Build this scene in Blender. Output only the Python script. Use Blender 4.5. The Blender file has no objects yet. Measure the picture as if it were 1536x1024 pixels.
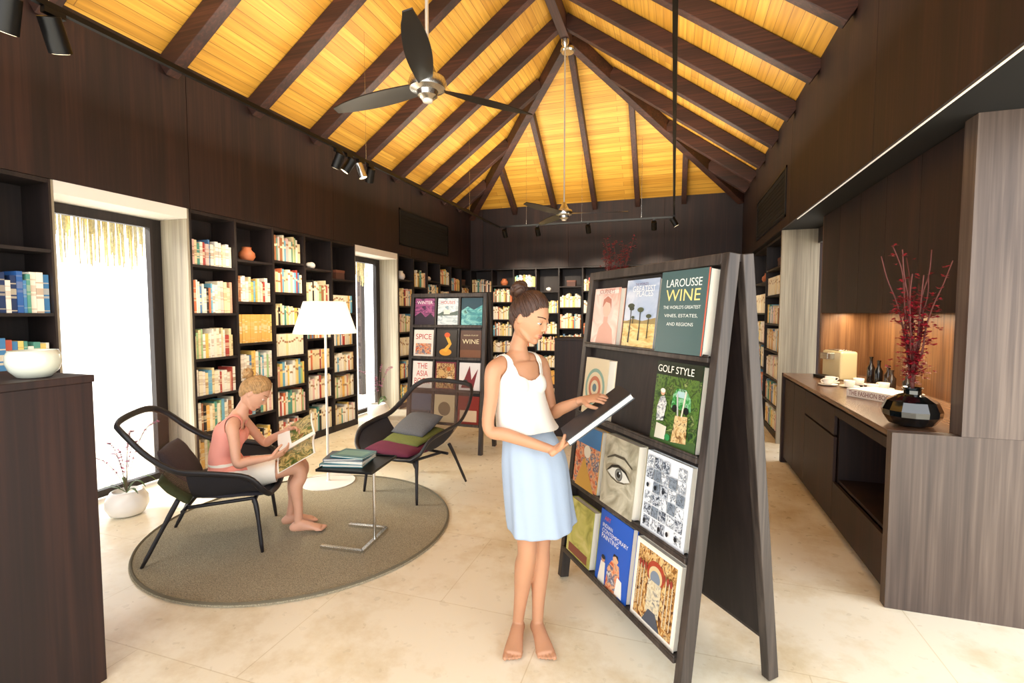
import bpy, bmesh, math, random
from mathutils import Vector as V, Matrix, noise
random.seed(11)
scene=bpy.context.scene
COL=scene.collection
# ------------------------------------------------------------------ helpers
def lin(c):
    if isinstance(c,str):
        c=c.lstrip('#'); c=[int(c[i:i+2],16)/255 for i in (0,2,4)]
    return tuple((x/12.92 if x<=.04045 else ((x+.055)/1.055)**2.4) for x in c)+(1.0,)
_mc={}
def pmat(name,col,rough=.5,metal=0,emit=0,var=0,scale=20,bump=0,alpha=1,coat=0,trans=0,stretch=(1,1,1)):
    if name in _mc: return _mc[name]
    m=bpy.data.materials.new(name); m.use_nodes=True; _mc[name]=m
    n=m.node_tree.nodes; l=m.node_tree.links; b=n['Principled BSDF']
    c=lin(col); b.inputs['Base Color'].default_value=c
    b.inputs['Roughness'].default_value=rough; b.inputs['Metallic'].default_value=metal
    if coat: b.inputs['Coat Weight'].default_value=coat
    if trans: b.inputs['Transmission Weight'].default_value=trans
    if emit:
        b.inputs['Emission Color'].default_value=c; b.inputs['Emission Strength'].default_value=emit
    if alpha<1: b.inputs['Alpha'].default_value=alpha
    if var or bump:
        tc=n.new('ShaderNodeTexCoord'); mp=n.new('ShaderNodeMapping'); mp.inputs['Scale'].default_value=stretch
        ns=n.new('ShaderNodeTexNoise'); ns.inputs['Scale'].default_value=scale; ns.inputs['Detail'].default_value=5
        l.new(tc.outputs['Object'],mp.inputs[0]); l.new(mp.outputs[0],ns.inputs['Vector'])
        if var:
            r=n.new('ShaderNodeValToRGB')
            r.color_ramp.elements[0].position=.3; r.color_ramp.elements[1].position=.7
            r.color_ramp.elements[0].color=tuple(x*(1-var) for x in c[:3])+(1,)
            r.color_ramp.elements[1].color=tuple(min(1,x*(1+var)) for x in c[:3])+(1,)
            l.new(ns.outputs[0],r.inputs[0]); l.new(r.outputs[0],b.inputs['Base Color'])
        if bump:
            bp=n.new('ShaderNodeBump'); bp.inputs['Strength'].default_value=bump; bp.inputs['Distance'].default_value=.01
            l.new(ns.outputs[0],bp.inputs['Height']); l.new(bp.outputs[0],b.inputs['Normal'])
    return m
def photo(name,cols,scale=18,stretch=(1,1,1),detail=6,dist=1.2):
    """printed photograph: noise through a multi colour ramp"""
    if name in _mc: return _mc[name]
    m=bpy.data.materials.new(name); m.use_nodes=True; _mc[name]=m
    n=m.node_tree.nodes; l=m.node_tree.links; b=n['Principled BSDF']; b.inputs['Roughness'].default_value=.35
    tc=n.new('ShaderNodeTexCoord'); mp=n.new('ShaderNodeMapping'); mp.inputs['Scale'].default_value=stretch
    ns=n.new('ShaderNodeTexNoise'); ns.inputs['Scale'].default_value=scale; ns.inputs['Detail'].default_value=detail; ns.inputs['Distortion'].default_value=dist
    l.new(tc.outputs['Object'],mp.inputs[0]); l.new(mp.outputs[0],ns.inputs['Vector'])
    r=n.new('ShaderNodeValToRGB'); k=len(cols)
    for i,c in enumerate(cols):
        p=.3+.4*i/(k-1)
        e=r.color_ramp.elements[i] if i<2 else r.color_ramp.elements.new(p)
        e.position=p; e.color=lin(c)
    l.new(ns.outputs[0],r.inputs[0]); l.new(r.outputs[0],b.inputs['Base Color'])
    return m
def wood(name,c1,c2,c3,axis=2,rough=.42,sc=1.0,bump=.06):
    m=bpy.data.materials.new(name); m.use_nodes=True
    n=m.node_tree.nodes; l=m.node_tree.links; b=n['Principled BSDF']
    tc=n.new('ShaderNodeTexCoord'); mp=n.new('ShaderNodeMapping')
    s=[48*sc,48*sc,48*sc]; s[axis]=1.2*sc
    mp.inputs['Scale'].default_value=s
    ns=n.new('ShaderNodeTexNoise'); ns.inputs['Scale'].default_value=1.0; ns.inputs['Detail'].default_value=6; ns.inputs['Distortion'].default_value=.4
    mp2=n.new('ShaderNodeMapping'); s2=[5*sc,5*sc,5*sc]; s2[axis]=.35*sc; mp2.inputs['Scale'].default_value=s2
    n2=n.new('ShaderNodeTexNoise'); n2.inputs['Scale'].default_value=1.0; n2.inputs['Detail'].default_value=3
    mx=n.new('ShaderNodeMath'); mx.operation='ADD'; ml=n.new('ShaderNodeMath'); ml.operation='MULTIPLY'; ml.inputs[1].default_value=.5
    l.new(tc.outputs['Object'],mp.inputs[0]); l.new(mp.outputs[0],ns.inputs['Vector'])
    l.new(tc.outputs['Object'],mp2.inputs[0]); l.new(mp2.outputs[0],n2.inputs['Vector'])
    l.new(ns.outputs[0],mx.inputs[0]); l.new(n2.outputs[0],mx.inputs[1]); l.new(mx.outputs[0],ml.inputs[0])
    r=n.new('ShaderNodeValToRGB'); e=r.color_ramp.elements
    e[0].position=.36; e[0].color=lin(c1); e[1].position=.64; e[1].color=lin(c3)
    k=e.new(.5); k.color=lin(c2)
    l.new(ml.outputs[0],r.inputs[0]); l.new(r.outputs[0],b.inputs['Base Color'])
    bp=n.new('ShaderNodeBump'); bp.inputs['Strength'].default_value=bump; bp.inputs['Distance'].default_value=.004
    l.new(ns.outputs[0],bp.inputs['Height']); l.new(bp.outputs[0],b.inputs['Normal'])
    b.inputs['Roughness'].default_value=rough
    return m
DW=wood('dark_wood','#170c0a','#24120f','#351d16',rough=.58)
CASE=wood('case_wood','#130c0c','#1d1413','#2c201d',rough=.55)
GW=wood('grey_wood','#857b6c','#a29884','#bdb39c')
GW2=wood('grey_brown_wood','#40342f','#564840','#6f6056')
RAFT=wood('rafter_wood','#1e0e0b','#331913','#4b281e',axis=0,rough=.6)
RAFTY=wood('rafter_wood_y','#1e0e0b','#331913','#4b281e',axis=1,rough=.6)
WARM=wood('warm_wood','#54341f','#77502f','#966a42')
BLACK=pmat('black_metal','#0c0c0d',.4,.3)
SOOT=pmat('black_recess','#050505',.8)
CHROME=pmat('brushed_steel','#d6d6d2',.25,1)
WHITE=pmat('white_ceramic','#f2f0ec',.25)
MILK=pmat('white_plaster','#efe9df',.7)
PAGES=pmat('paper_pages','#efe8d8',.8)

class MB:
    def __init__(s): s.bm=bmesh.new(); s.mats=[]
    def mi(s,m):
        if m not in s.mats: s.mats.append(m)
        return s.mats.index(m)
    def f(s,vs,m):
        try:
            fa=s.bm.faces.new(vs); fa.material_index=s.mi(m); return fa
        except ValueError: return None
    def box(s,a,b,m,M=None):
        x0,x1=sorted((a[0],b[0])); y0,y1=sorted((a[1],b[1])); z0,z1=sorted((a[2],b[2]))
        P=[V((x,y,z)) for z in (z0,z1) for y in (y0,y1) for x in (x0,x1)]
        if M: P=[M@p for p in P]
        v=[s.bm.verts.new(p) for p in P]
        for q in ((0,2,3,1),(4,5,7,6),(0,1,5,4),(2,6,7,3),(0,4,6,2),(1,3,7,5)): s.f([v[i] for i in q],m)
    def poly(s,pts,m):
        return s.f([s.bm.verts.new(V(p)) for p in pts],m)
    def beam(s,p1,p2,w,h,m,up=V((0,0,1))):
        p1,p2=V(p1),V(p2); t=(p2-p1).normalized(); sd=t.cross(up).normalized(); u=sd.cross(t)
        vs=[]
        for p in (p1,p2):
            for a,b in ((-1,-1),(1,-1),(1,1),(-1,1)): vs.append(s.bm.verts.new(p+sd*w/2*a+u*h/2*b))
        for q in ((0,1,2,3),(7,6,5,4),(0,4,5,1),(1,5,6,2),(2,6,7,3),(3,7,4,0)): s.f([vs[i] for i in q],m)
    def loft(s,secs,m,n=16,cap=True,side=None,closed=False,dome=.5):
        P=[V(c[0]) for c in secs]; N=len(P); rings=[]
        prev=None
        ext=[]
        for i in range(N):
            if closed: t=(P[(i+1)%N]-P[i-1])
            else: t=(P[min(i+1,N-1)]-P[max(i-1,0)])
            t=t.normalized() if t.length>1e-9 else V((0,0,1))
            sd=V(secs[i][3]) if len(secs[i])>3 else (V(side) if side is not None else prev)
            if sd is None:
                sd=V((1,0,0)) if abs(t.x)<.9 else V((0,1,0))
            sd=sd-t*sd.dot(t)
            if sd.length<1e-5: sd=t.orthogonal()
            sd.normalize(); prev=sd
            ext.append((P[i],t,sd,secs[i][1],secs[i][2]))
        if cap and not closed and dome>0:
            p,t,sd,a,b=ext[0]; p2,t2,sd2,a2,b2=ext[-1]
            k=min(a,b)*dome; k2=min(a2,b2)*dome
            ext=[(p-t*k,t,sd,a*.35,b*.35),(p-t*k*.7,t,sd,a*.75,b*.75)]+ext+[(p2+t2*k2*.7,t2,sd2,a2*.75,b2*.75),(p2+t2*k2,t2,sd2,a2*.35,b2*.35)]
        for p,t,sd,a,b in ext:
            u=t.cross(sd)
            rings.append([s.bm.verts.new(p+sd*a*math.cos(2*math.pi*j/n)+u*b*math.sin(2*math.pi*j/n)) for j in range(n)])
        R=len(rings)
        for i in range(R if closed else R-1):
            A=rings[i]; B=rings[(i+1)%R]
            for j in range(n): s.f([A[j],A[(j+1)%n],B[(j+1)%n],B[j]],m)
        if cap and not closed:
            s.f(list(reversed(rings[0])),m); s.f(rings[-1],m)
        return rings
    def tube(s,pts,r,m,n=10,closed=False,cap=True):
        if not isinstance(r,(list,tuple)): r=[r]*len(pts)
        s.loft([(p,a,a) for p,a in zip(pts,r)],m,n=n,closed=closed,cap=cap,dome=0)
    def cyl(s,p1,p2,r1,m,r2=None,n=24): s.loft([(p1,r1,r1),(p2,r1 if r2 is None else r2,r1 if r2 is None else r2)],m,n=n,dome=0)
    def lathe(s,prof,m,c=(0,0,0),n=32,M=None,cap=True):
        c=V(c); rings=[]
        for r,z in prof:
            rr=[]
            for j in range(n):
                p=V((r*math.cos(2*math.pi*j/n),r*math.sin(2*math.pi*j/n),z))
                if M: p=M@p
                rr.append(s.bm.verts.new(p+c))
            rings.append(rr)
        for A,B in zip(rings,rings[1:]):
            for j in range(n): s.f([A[j],A[(j+1)%n],B[(j+1)%n],B[j]],m)
        if cap: s.f(list(reversed(rings[0])),m); s.f(rings[-1],m)
    def ell(s,c,r,m,M=None,n=20,k=12):
        c=V(c); rings=[]
        for i in range(1,k):
            ph=-math.pi/2+math.pi*i/k; rr=[]
            for j in range(n):
                p=V((r[0]*math.cos(ph)*math.cos(2*math.pi*j/n),r[1]*math.cos(ph)*math.sin(2*math.pi*j/n),r[2]*math.sin(ph)))
                if M: p=M@p
                rr.append(s.bm.verts.new(p+c))
            rings.append(rr)
        b=V((0,0,-r[2])); t=V((0,0,r[2]))
        if M: b=M@b; t=M@t
        vb=s.bm.verts.new(b+c); vt=s.bm.verts.new(t+c)
        for A,B in zip(rings,rings[1:]):
            for j in range(n): s.f([A[j],A[(j+1)%n],B[(j+1)%n],B[j]],m)
        for j in range(n):
            s.f([vb,rings[0][(j+1)%n],rings[0][j]],m); s.f([vt,rings[-1][j],rings[-1][(j+1)%n]],m)
    def done(s,name,smooth=False,bevel=0,origin=None,parent=None,M=None,pM=None,recenter=False,norm=True):
        if norm: bmesh.ops.recalc_face_normals(s.bm,faces=s.bm.faces)
        me=bpy.data.meshes.new(name)
        off=V((0,0,0))
        if recenter:
            xs=[v.co for v in s.bm.verts]
            off=V(((min(p.x for p in xs)+max(p.x for p in xs))/2,(min(p.y for p in xs)+max(p.y for p in xs))/2,min(p.z for p in xs)))
            for v in s.bm.verts: v.co-=off
        s.bm.to_mesh(me); s.bm.free()
        for m in s.mats: me.materials.append(m)
        if smooth:
            for p in me.polygons: p.use_smooth=True
        o=bpy.data.objects.new(name,me); COL.objects.link(o)
        if smooth=='auto':
            try: me.set_sharp_from_angle(angle=math.radians(40))
            except Exception: pass
        if recenter: o.location=off
        if M is not None: o.matrix_world=M
        if parent is not None:
            o.parent=parent
            if pM is not None: o.matrix_parent_inverse=pM.inverted()
        if bevel:
            bv=o.modifiers.new('bevel','BEVEL'); bv.width=bevel; bv.segments=2; bv.limit_method='ANGLE'
        return o
def top(o,label,cat,group=None,kind=None):
    o['label']=label; o['category']=cat
    if group: o['group']=group
    if kind: o['kind']=kind
    return o
def struct(o,label=None,cat='structure'):
    o['kind']='structure'; o['label']=label or 'part of the room shell'; o['category']=cat
    return o
def empty(name,M,label,cat,group=None):
    o=bpy.data.objects.new(name,None); o.empty_display_size=.1; COL.objects.link(o); o.matrix_world=M
    return top(o,label,cat,group)
def T(x,y,z): return Matrix.Translation((x,y,z))
def RZ(d): return Matrix.Rotation(math.radians(d),4,'Z')
def RX(d): return Matrix.Rotation(math.radians(d),4,'X')
def RY(d): return Matrix.Rotation(math.radians(d),4,'Y')
def basis(o,x,y,z):
    x,y,z,o=V(x),V(y),V(z),V(o)
    return Matrix(((x.x,y.x,z.x,o.x),(x.y,y.y,z.y,o.y),(x.z,y.z,z.z,o.z),(0,0,0,1)))
def cat_pts(P,k=6,closed=False):
    P=[V(p) for p in P]; out=[]; N=len(P)
    for i in range(N if closed else N-1):
        if closed: a,b,c,d=P[i-1],P[i],P[(i+1)%N],P[(i+2)%N]
        else: a,b,c,d=P[max(i-1,0)],P[i],P[i+1],P[min(i+2,N-1)]
        for j in range(k):
            t=j/k
            out.append(.5*((2*b)+(c-a)*t+(2*a-5*b+4*c-d)*t*t+(3*b-a-3*c+d)*t**3))
    if not closed: out.append(P[-1])
    return out
def interp(x,pts):
    if x<=pts[0][0]: return pts[0][1]
    for (a,b),(c,d) in zip(pts,pts[1:]):
        if x<=c: return b+(d-b)*(x-a)/(c-a)
    return pts[-1][1]
def text_obj(body,width,mat,parent,x,y,z,name='lettering',height=None,left=False,M=None):
    cu=bpy.data.curves.new('tmp','FONT'); cu.body=body; cu.align_x='CENTER'; cu.size=1; cu.space_line=.95
    o=bpy.data.objects.new('tmp',cu); COL.objects.link(o)
    bpy.context.view_layer.update()
    dg=bpy.context.evaluated_depsgraph_get()
    me=bpy.data.meshes.new_from_object(o.evaluated_get(dg)); bpy.data.objects.remove(o)
    xs=[v.co.x for v in me.vertices]; ys=[v.co.y for v in me.vertices]
    w=max(xs)-min(xs); h=max(ys)-min(ys); cx=(max(xs)+min(xs))/2; cy=(max(ys)+min(ys))/2
    sx=width/w; sy=(height/h) if height else sx
    for v in me.vertices: v.co=V(((v.co.x-cx)*sx+x,(v.co.y-cy)*sy+y,z))
    me.materials.clear(); me.materials.append(mat)
    ob=bpy.data.objects.new(name,me); COL.objects.link(ob); ob.parent=parent
    if M is not None: me.transform(M)
    return ob
def cm(hexc,rough=.45):
    if not isinstance(hexc,str): return hexc
    return pmat('ink_'+hexc.strip('#'),hexc,rough)

# ------------------------------------------------------------------ room constants
XL,XR,YF=-4.30,1.20,10.20
XC=(XL+XR)/2; HW=(XR-XL)/2; YA=YF-HW
ZE,SL=3.86,.715
ZR=ZE+SL*HW; Y0=-1.2
HS=2.57
def floor_mat():
    m=bpy.data.materials.new('limestone_floor'); m.use_nodes=True
    n=m.node_tree.nodes; l=m.node_tree.links; b=n['Principled BSDF']
    tc=n.new('ShaderNodeTexCoord')
    br=n.new('ShaderNodeTexBrick'); br.inputs['Scale'].default_value=1; br.inputs['Brick Width'].default_value=1.2; br.inputs['Row Height'].default_value=.8
    br.inputs['Mortar Size'].default_value=.003; br.inputs['Mortar Smooth'].default_value=.3
    br.inputs['Color1'].default_value=lin('#f7efd8'); br.inputs['Color2'].default_value=lin('#f4ebd1'); br.inputs['Mortar'].default_value=lin('#e2d6b6')
    l.new(tc.outputs['Object'],br.inputs['Vector'])
    ns=n.new('ShaderNodeTexNoise'); ns.inputs['Scale'].default_value=1.5; ns.inputs['Detail'].default_value=9; ns.inputs['Roughness'].default_value=.7
    l.new(tc.outputs['Object'],ns.inputs['Vector'])
    r=n.new('ShaderNodeValToRGB'); r.color_ramp.elements[0].position=.30; r.color_ramp.elements[0].color=(.72,.62,.44,1); r.color_ramp.elements[1].position=.52; r.color_ramp.elements[1].color=(1,1,1,1)
    l.new(ns.outputs[0],r.inputs[0])
    mx=n.new('ShaderNodeMix'); mx.data_type='RGBA'; mx.blend_type='MULTIPLY'; mx.inputs[0].default_value=1
    l.new(br.outputs['Color'],mx.inputs[6]); l.new(r.outputs[0],mx.inputs[7]); l.new(mx.outputs[2],b.inputs['Base Color'])
    n2=n.new('ShaderNodeTexNoise'); n2.inputs['Scale'].default_value=14; l.new(tc.outputs['Object'],n2.inputs['Vector'])
    mr=n.new('ShaderNodeMapRange'); mr.inputs[3].default_value=.2; mr.inputs[4].default_value=.42; l.new(n2.outputs[0],mr.inputs[0]); l.new(mr.outputs[0],b.inputs['Roughness'])
    return m
mb=MB(); mb.box((-4.72,Y0,-.1),(3.2,YF+.6,0),floor_mat()); struct(mb.done('floor'),'cream limestone tiled floor','floor')
mb=MB(); mb.box((-30,-14,-.25),(-4.72,26,-.12),pmat('garden_sand','#f3eee0',.9,var=.1,scale=2)); mb.box((3.2,-14,-.25),(30,26,-.12),pmat('garden_sand','#f3eee0',.9)); mb.box((-4.72,-14,-.25),(3.2,Y0,-.12),pmat('garden_sand','#f3eee0',.9))
top(mb.done('garden_ground'),'pale sandy garden ground outside the windows','ground',kind='structure')
def plank_mat(name,along):
    m=bpy.data.materials.new(name); m.use_nodes=True
    n=m.node_tree.nodes; l=m.node_tree.links; b=n['Principled BSDF']
    tc=n.new('ShaderNodeTexCoord'); sp=n.new('ShaderNodeSeparateXYZ'); cb=n.new('ShaderNodeCombineXYZ')
    l.new(tc.outputs['Object'],sp.inputs[0])
    ax='Y' if along=='Y' else 'X'; ot='X' if along=='Y' else 'Y'
    ml=n.new('ShaderNodeMath'); ml.operation='MULTIPLY'; ml.inputs[1].default_value=1.215
    l.new(sp.outputs[ot],ml.inputs[0]); l.new(sp.outputs[ax],cb.inputs[0]); l.new(ml.outputs[0],cb.inputs[1])
    br=n.new('ShaderNodeTexBrick'); br.inputs['Scale'].default_value=1; br.inputs['Brick Width'].default_value=2.6; br.inputs['Row Height'].default_value=.098
    br.inputs['Mortar Size'].default_value=.0028; br.inputs['Bias'].default_value=0; br.offset=.37
    br.inputs['Color1'].default_value=lin('#d6a444'); br.inputs['Color2'].default_value=lin('#bb872d'); br.inputs['Mortar'].default_value=lin('#8a6022')
    l.new(cb.outputs[0],br.inputs['Vector'])
    mp=n.new('ShaderNodeMapping'); mp.inputs['Scale'].default_value=(1.2,30,1); l.new(cb.outputs[0],mp.inputs[0])
    ns=n.new('ShaderNodeTexNoise'); ns.inputs['Scale'].default_value=1; ns.inputs['Detail'].default_value=5; l.new(mp.outputs[0],ns.inputs['Vector'])
    r=n.new('ShaderNodeValToRGB'); r.color_ramp.elements[0].position=.3; r.color_ramp.elements[0].color=(.74,.68,.58,1); r.color_ramp.elements[1].position=.7; r.color_ramp.elements[1].color=(1.1,1.08,1,1)
    l.new(ns.outputs[0],r.inputs[0])
    mx=n.new('ShaderNodeMix'); mx.data_type='RGBA'; mx.blend_type='MULTIPLY'; mx.inputs[0].default_value=1
    l.new(br.outputs['Color'],mx.inputs[6]); l.new(r.outputs[0],mx.inputs[7]); l.new(mx.outputs[2],b.inputs['Base Color'])
    b.inputs['Roughness'].default_value=.55
    return m
PY=plank_mat('yellow_planks_along',"Y"); PX=plank_mat('yellow_planks_across',"X")
mb=MB()
mb.poly([(XL,Y0,ZE),(XL,YF,ZE),(XC,YA,ZR),(XC,Y0,ZR)],PY)
mb.poly([(XR,YF,ZE),(XR,Y0,ZE),(XC,Y0,ZR),(XC,YA,ZR)],PY)
mb.poly([(XL,YF,ZE),(XR,YF,ZE),(XC,YA,ZR)],PX)
o=mb.done('ceiling',norm=False); sm=o.modifiers.new('s','SOLIDIFY'); sm.thickness=.08; sm.offset=-1
struct(o,'hipped ceiling of golden yellow timber planks','ceiling')
def rafter(p1,p2,w,h,m,label='dark brown stained timber roof rafter'):
    mb=MB(); mb.beam(p1,p2,w,h,m); o=mb.done('rafter',recenter=True,bevel=.006); top(o,label,'roof beam',group='roof rafters',kind='structure')
dz=.115
for y in [-.4,.53,1.46,2.39,3.32,4.25,5.18,6.11,7.04]:
    for sx in (-1,1):
        rafter((XC+sx*(HW-.01),y,ZE-dz),(XC+sx*.03,y,ZR-dz-.02),.11,.18,RAFT)
for y in [7.97,8.8,9.5]:
    k=(YF-y)
    for sx in (-1,1):
        rafter((XC+sx*(HW-.01),y,ZE-dz),(XC+sx*(HW-k+.04),y,ZE+SL*k-dz-.03),.11,.18,RAFT)
for x in [-3.25,-2.39,XC,-.71,.15]:
    k=HW-abs(x-XC)
    rafter((x,YF-.01,ZE-dz),(x,YF-k+.06,ZE+SL*k-dz-.04),.09,.15,RAFTY)
for sx in (-1,1):
    rafter((XC+sx*(HW-.01),YF-.01,ZE-dz-.03),(XC+sx*.02,YA+.02,ZR-dz-.05),.13,.2,RAFT,'heavy dark timber hip rafter running to the roof apex')
mb=MB(); mb.box((XC-.06,Y0,ZR-.30),(XC+.06,YA+.05,ZR-.06),RAFTY); top(mb.done('ridge_beam',recenter=True),'dark timber ridge beam along the roof peak','roof beam',kind='structure')

def panels(mb,axis,fix,a,b,z0,z1,step,th,m,gap=.006,start=None):
    p=a if start is None else start
    cuts=[a]
    while p<b-.05:
        if p>a+.01: cuts.append(p)
        p+=step
    cuts.append(b)
    for s,e_ in zip(cuts,cuts[1:]):
        if axis=='Y': mb.box((fix,s+gap/2,z0),(fix+th,e_-gap/2,z1),m)
        else: mb.box((s+gap/2,fix,z0),(e_-gap/2,fix+th,z1),m)
mb=MB(); panels(mb,'Y',XL,Y0,YF,HS,ZE+.02,2.05,-.02,DW,start=-.6)
mb.box((XL-.02,Y0,HS+.001),(XL-.36,YF+.3,ZE+.02),SOOT)
struct(mb.done('wall_left'),'dark wood panelled upper wall above the bookcases','wall')
mb=MB()
for a,b in ((Y0,2.41),(3.49,6.0),(7.16,YF+.35)): mb.box((-4.72,a,0),(-4.665,b,HS),DW)
struct(mb.done('wall_left_outer'),'dark wood wall behind the bookcases','wall')
mb=MB(); panels(mb,'X',YF,XL,XR,HS,ZE+.02,1.9,.02,DW,start=-4.0); mb.box((XL-.3,YF+.02,HS+.001),(XR+.4,YF+.36,ZE+.02),SOOT)
mb.box((XL-.4,YF+.36,0),(XR+.7,YF+.42,ZE),DW)
struct(mb.done('wall_far'),'dark wood panelled end wall','wall')
mb=MB(); panels(mb,'Y',XR,Y0,YF,HS+.02,ZE+.02,2.4,.02,DW,start=-1.0)
mb.box((XR+.02,Y0,HS+.021),(XR+.7,YF+.3,ZE+.02),SOOT)
struct(mb.done('wall_right'),'dark wood panelled upper wall over the counter','wall')
mb=MB(); mb.box((1.42,3.1,.965),(3.2,3.22,HS+.02),GW2)
struct(mb.done('wall_right_pier'),'greyish brown veneered wall pier beside the counter','wall')
mb=MB(); mb.box((1.93,3.1,0),(3.2,3.22,.964),GW2)
struct(mb.done('wall_right_lower'),'greyish brown veneered lower wall beside the counter','wall')
mb=MB(); mb.box((1.881,3.22,0),(1.93,5.9,1.62),WARM); struct(mb.done('wall_niche'),'warm brown wood back wall of the counter niche','wall')
mb=MB(); mb.box((1.12,5.861,0),(1.88,5.92,.96),DW); mb.box((1.46,5.861,.965),(1.88,5.92,HS+.02),WARM)
struct(mb.done('wall_niche_end'),'warm brown wood end wall of the counter niche','wall')
mb=MB()
for i in range(5):
    a=3.23+i*.526
    mb.box((1.45,a+.002,1.60),(1.879,a+.522,HS+.015),DW)
struct(mb.done('trim_1'),'dark wood overhead cupboard front above the niche','trim')
mb=MB(); mb.box((XR+.012,Y0,HS+.010),(XR+.02,5.9,HS+.016),pmat('led_strip','#e8dccb',.5,emit=.7))
o=mb.done('led_strip',recenter=True); top(o,'thin glowing light strip under the upper wall panels','light strip',kind='structure')
mb=MB(); mb.box((1.22,6.68,0),(1.62,6.72,HS+.02),GW); mb.box((1.60,5.92,2.42),(1.66,6.7,HS+.02),DW); mb.box((1.60,5.92,0),(1.66,5.98,2.42),DW)
struct(mb.done('door_1'),'glazed doorway opening with a grey wood jamb','door')
mb=MB(); mb.box((1.62,6.72,0),(1.67,YF+.4,HS+.02),DW); struct(mb.done('wall_right_outer'),'dark wood wall behind the bookcase','wall')
GLASS=bpy.data.materials.new('window_glass'); GLASS.use_nodes=True
_n=GLASS.node_tree.nodes; _l=GLASS.node_tree.links
for q in list(_n):
    if q.type!='OUTPUT_MATERIAL': _n.remove(q)
_t=_n.new('ShaderNodeBsdfTransparent'); _g=_n.new('ShaderNodeBsdfGlossy'); _g.inputs['Roughness'].default_value=.02; _m=_n.new('ShaderNodeMixShader'); _m.inputs[0].default_value=.06
_l.new(_t.outputs[0],_m.inputs[1]); _l.new(_g.outputs[0],_m.inputs[2]); _l.new(_m.outputs[0],_n['Material Output'].inputs[0])
for i,(a,b) in enumerate(((2.41,3.49),(6.0,7.16))):
    mb=MB(); x0,x1=-4.70,-4.64
    mb.box((x0,a+.025,0.02),(x1,a+.08,2.47),CASE); mb.box((x0,b-.13,.02),(x1,b-.025,2.47),CASE)
    mb.box((x0,a+.08,2.39),(x1,b-.13,2.47),CASE); mb.box((x0,a+.08,.02),(x1,b-.13,.08),CASE)
    fr=mb.done('window_%d'%(i+1)); struct(fr,'tall dark framed glass door panel','window')
    mb=MB(); mb.box((-4.675,a+.08,.08),(-4.668,b-.13,2.39),GLASS); g=mb.done('glass_pane',parent=fr)
    mb=MB(); mb.box((-4.72,a,0.001),(-4.31,a+.022,HS-.002),GW); mb.box((-4.72,b-.022,.001),(-4.31,b,HS-.002),GW); mb.box((-4.72,a+.022,2.475),(-4.305,b-.022,HS-.002),MILK)
    struct(mb.done('trim_%d'%(i+2)),'pale grey wood lined window reveal','trim')
for n_,(x,y0,y1,z0,z1) in enumerate(((XL,7.2,9.05,2.72,3.32),(XR,6.4,8.45,2.7,3.28))):
    mb=MB(); d=.012 if x<0 else -.012
    mb.box((x,y0,z0),(x+d,y1,z0+.03),BLACK); mb.box((x,y0,z1-.03),(x+d,y1,z1),BLACK); mb.box((x,y0,z0),(x+d,y0+.03,z1),BLACK); mb.box((x,y1-.03,z0),(x+d,y1,z1),BLACK)
    mb.box((x,y0+.03,z0+.03),(x+d*.3,y1-.03,z1-.03),SOOT)
    for k in range(9):
        z=z0+.07+k*(z1-z0-.12)/9; mb.box((x,y0+.03,z),(x+d*.8,y1-.03,z+.012),SOOT)
    top(mb.done('air_vent',recenter=True),'black slatted rectangular air vent in the wood wall','vent')
mb=MB(); TH=pmat('thatch_straw','#e6d7a8',.9,var=.3,scale=30)
mb.box((-6.5,1.5,2.75),(-6.0,9,2.95),TH)
for y_ in (1.6,8.9): mb.box((-6.3,y_-.06,-.12),(-6.2,y_+.06,2.75),DW)
for k in range(900):
    y=1.5+random.random()*7.4; x=-6.03-random.random()*.25; L=.25+random.random()*.42
    mb.poly([(x,y,2.78),(x,y+.018,2.78),(x+random.uniform(-.02,.02),y+.014,2.78-L),(x,y+.004,2.78-L)],TH)
o=top(mb.done('thatched_eave'),'straw thatched eave on posts outside the window','roof',kind='stuff')

# ------------------------------------------------------------------ bookcases and books
OC=bpy.data.materials.new('book_cloth'); OC.use_nodes=True
n=OC.node_tree.nodes; l=OC.node_tree.links; b=n['Principled BSDF']; oi=n.new('ShaderNodeObjectInfo'); tc=n.new('ShaderNodeTexCoord'); sp=n.new('ShaderNodeSeparateXYZ')
l.new(tc.outputs['Generated'],sp.inputs[0])
sh=n.new('ShaderNodeMath'); sh.operation='MULTIPLY_ADD'; sh.inputs[1].default_value=.22; l.new(oi.outputs['Random'],sh.inputs[0]); l.new(sp.outputs[2],sh.inputs[2])
r=n.new('ShaderNodeValToRGB'); r.color_ramp.interpolation='CONSTANT'
for i,(p,c) in enumerate(((0,0),(.18,1),(.21,0),(.52,.75),(.58,0),(.62,.8),(.78,0),(.90,.8),(.93,0))):
    el=r.color_ramp.elements[i] if i<2 else r.color_ramp.elements.new(p)
    el.position=p; el.color=(c,c,c,1)
l.new(sh.outputs[0],r.inputs[0])
rm=n.new('ShaderNodeMath'); rm.operation='MULTIPLY'; l.new(r.outputs[0],rm.inputs[0]); l.new(oi.outputs['Random'],rm.inputs[1])
inv=n.new('ShaderNodeSeparateColor'); l.new(oi.outputs['Color'],inv.inputs[0])
lt=n.new('ShaderNodeMath'); lt.operation='LESS_THAN'; lt.inputs[1].default_value=.55; l.new(inv.outputs[1],lt.inputs[0])
mc=n.new('ShaderNodeMix'); mc.data_type='RGBA'; l.new(lt.outputs[0],mc.inputs[0]); mc.inputs[6].default_value=lin('#a8805a'); mc.inputs[7].default_value=lin('#f5e6c0')
mx=n.new('ShaderNodeMix'); mx.data_type='RGBA'; l.new(rm.outputs[0],mx.inputs[0]); l.new(oi.outputs['Color'],mx.inputs[6]); l.new(mc.outputs[2],mx.inputs[7])
l.new(mx.outputs[2],b.inputs['Base Color']); b.inputs['Roughness'].default_value=.5
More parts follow.
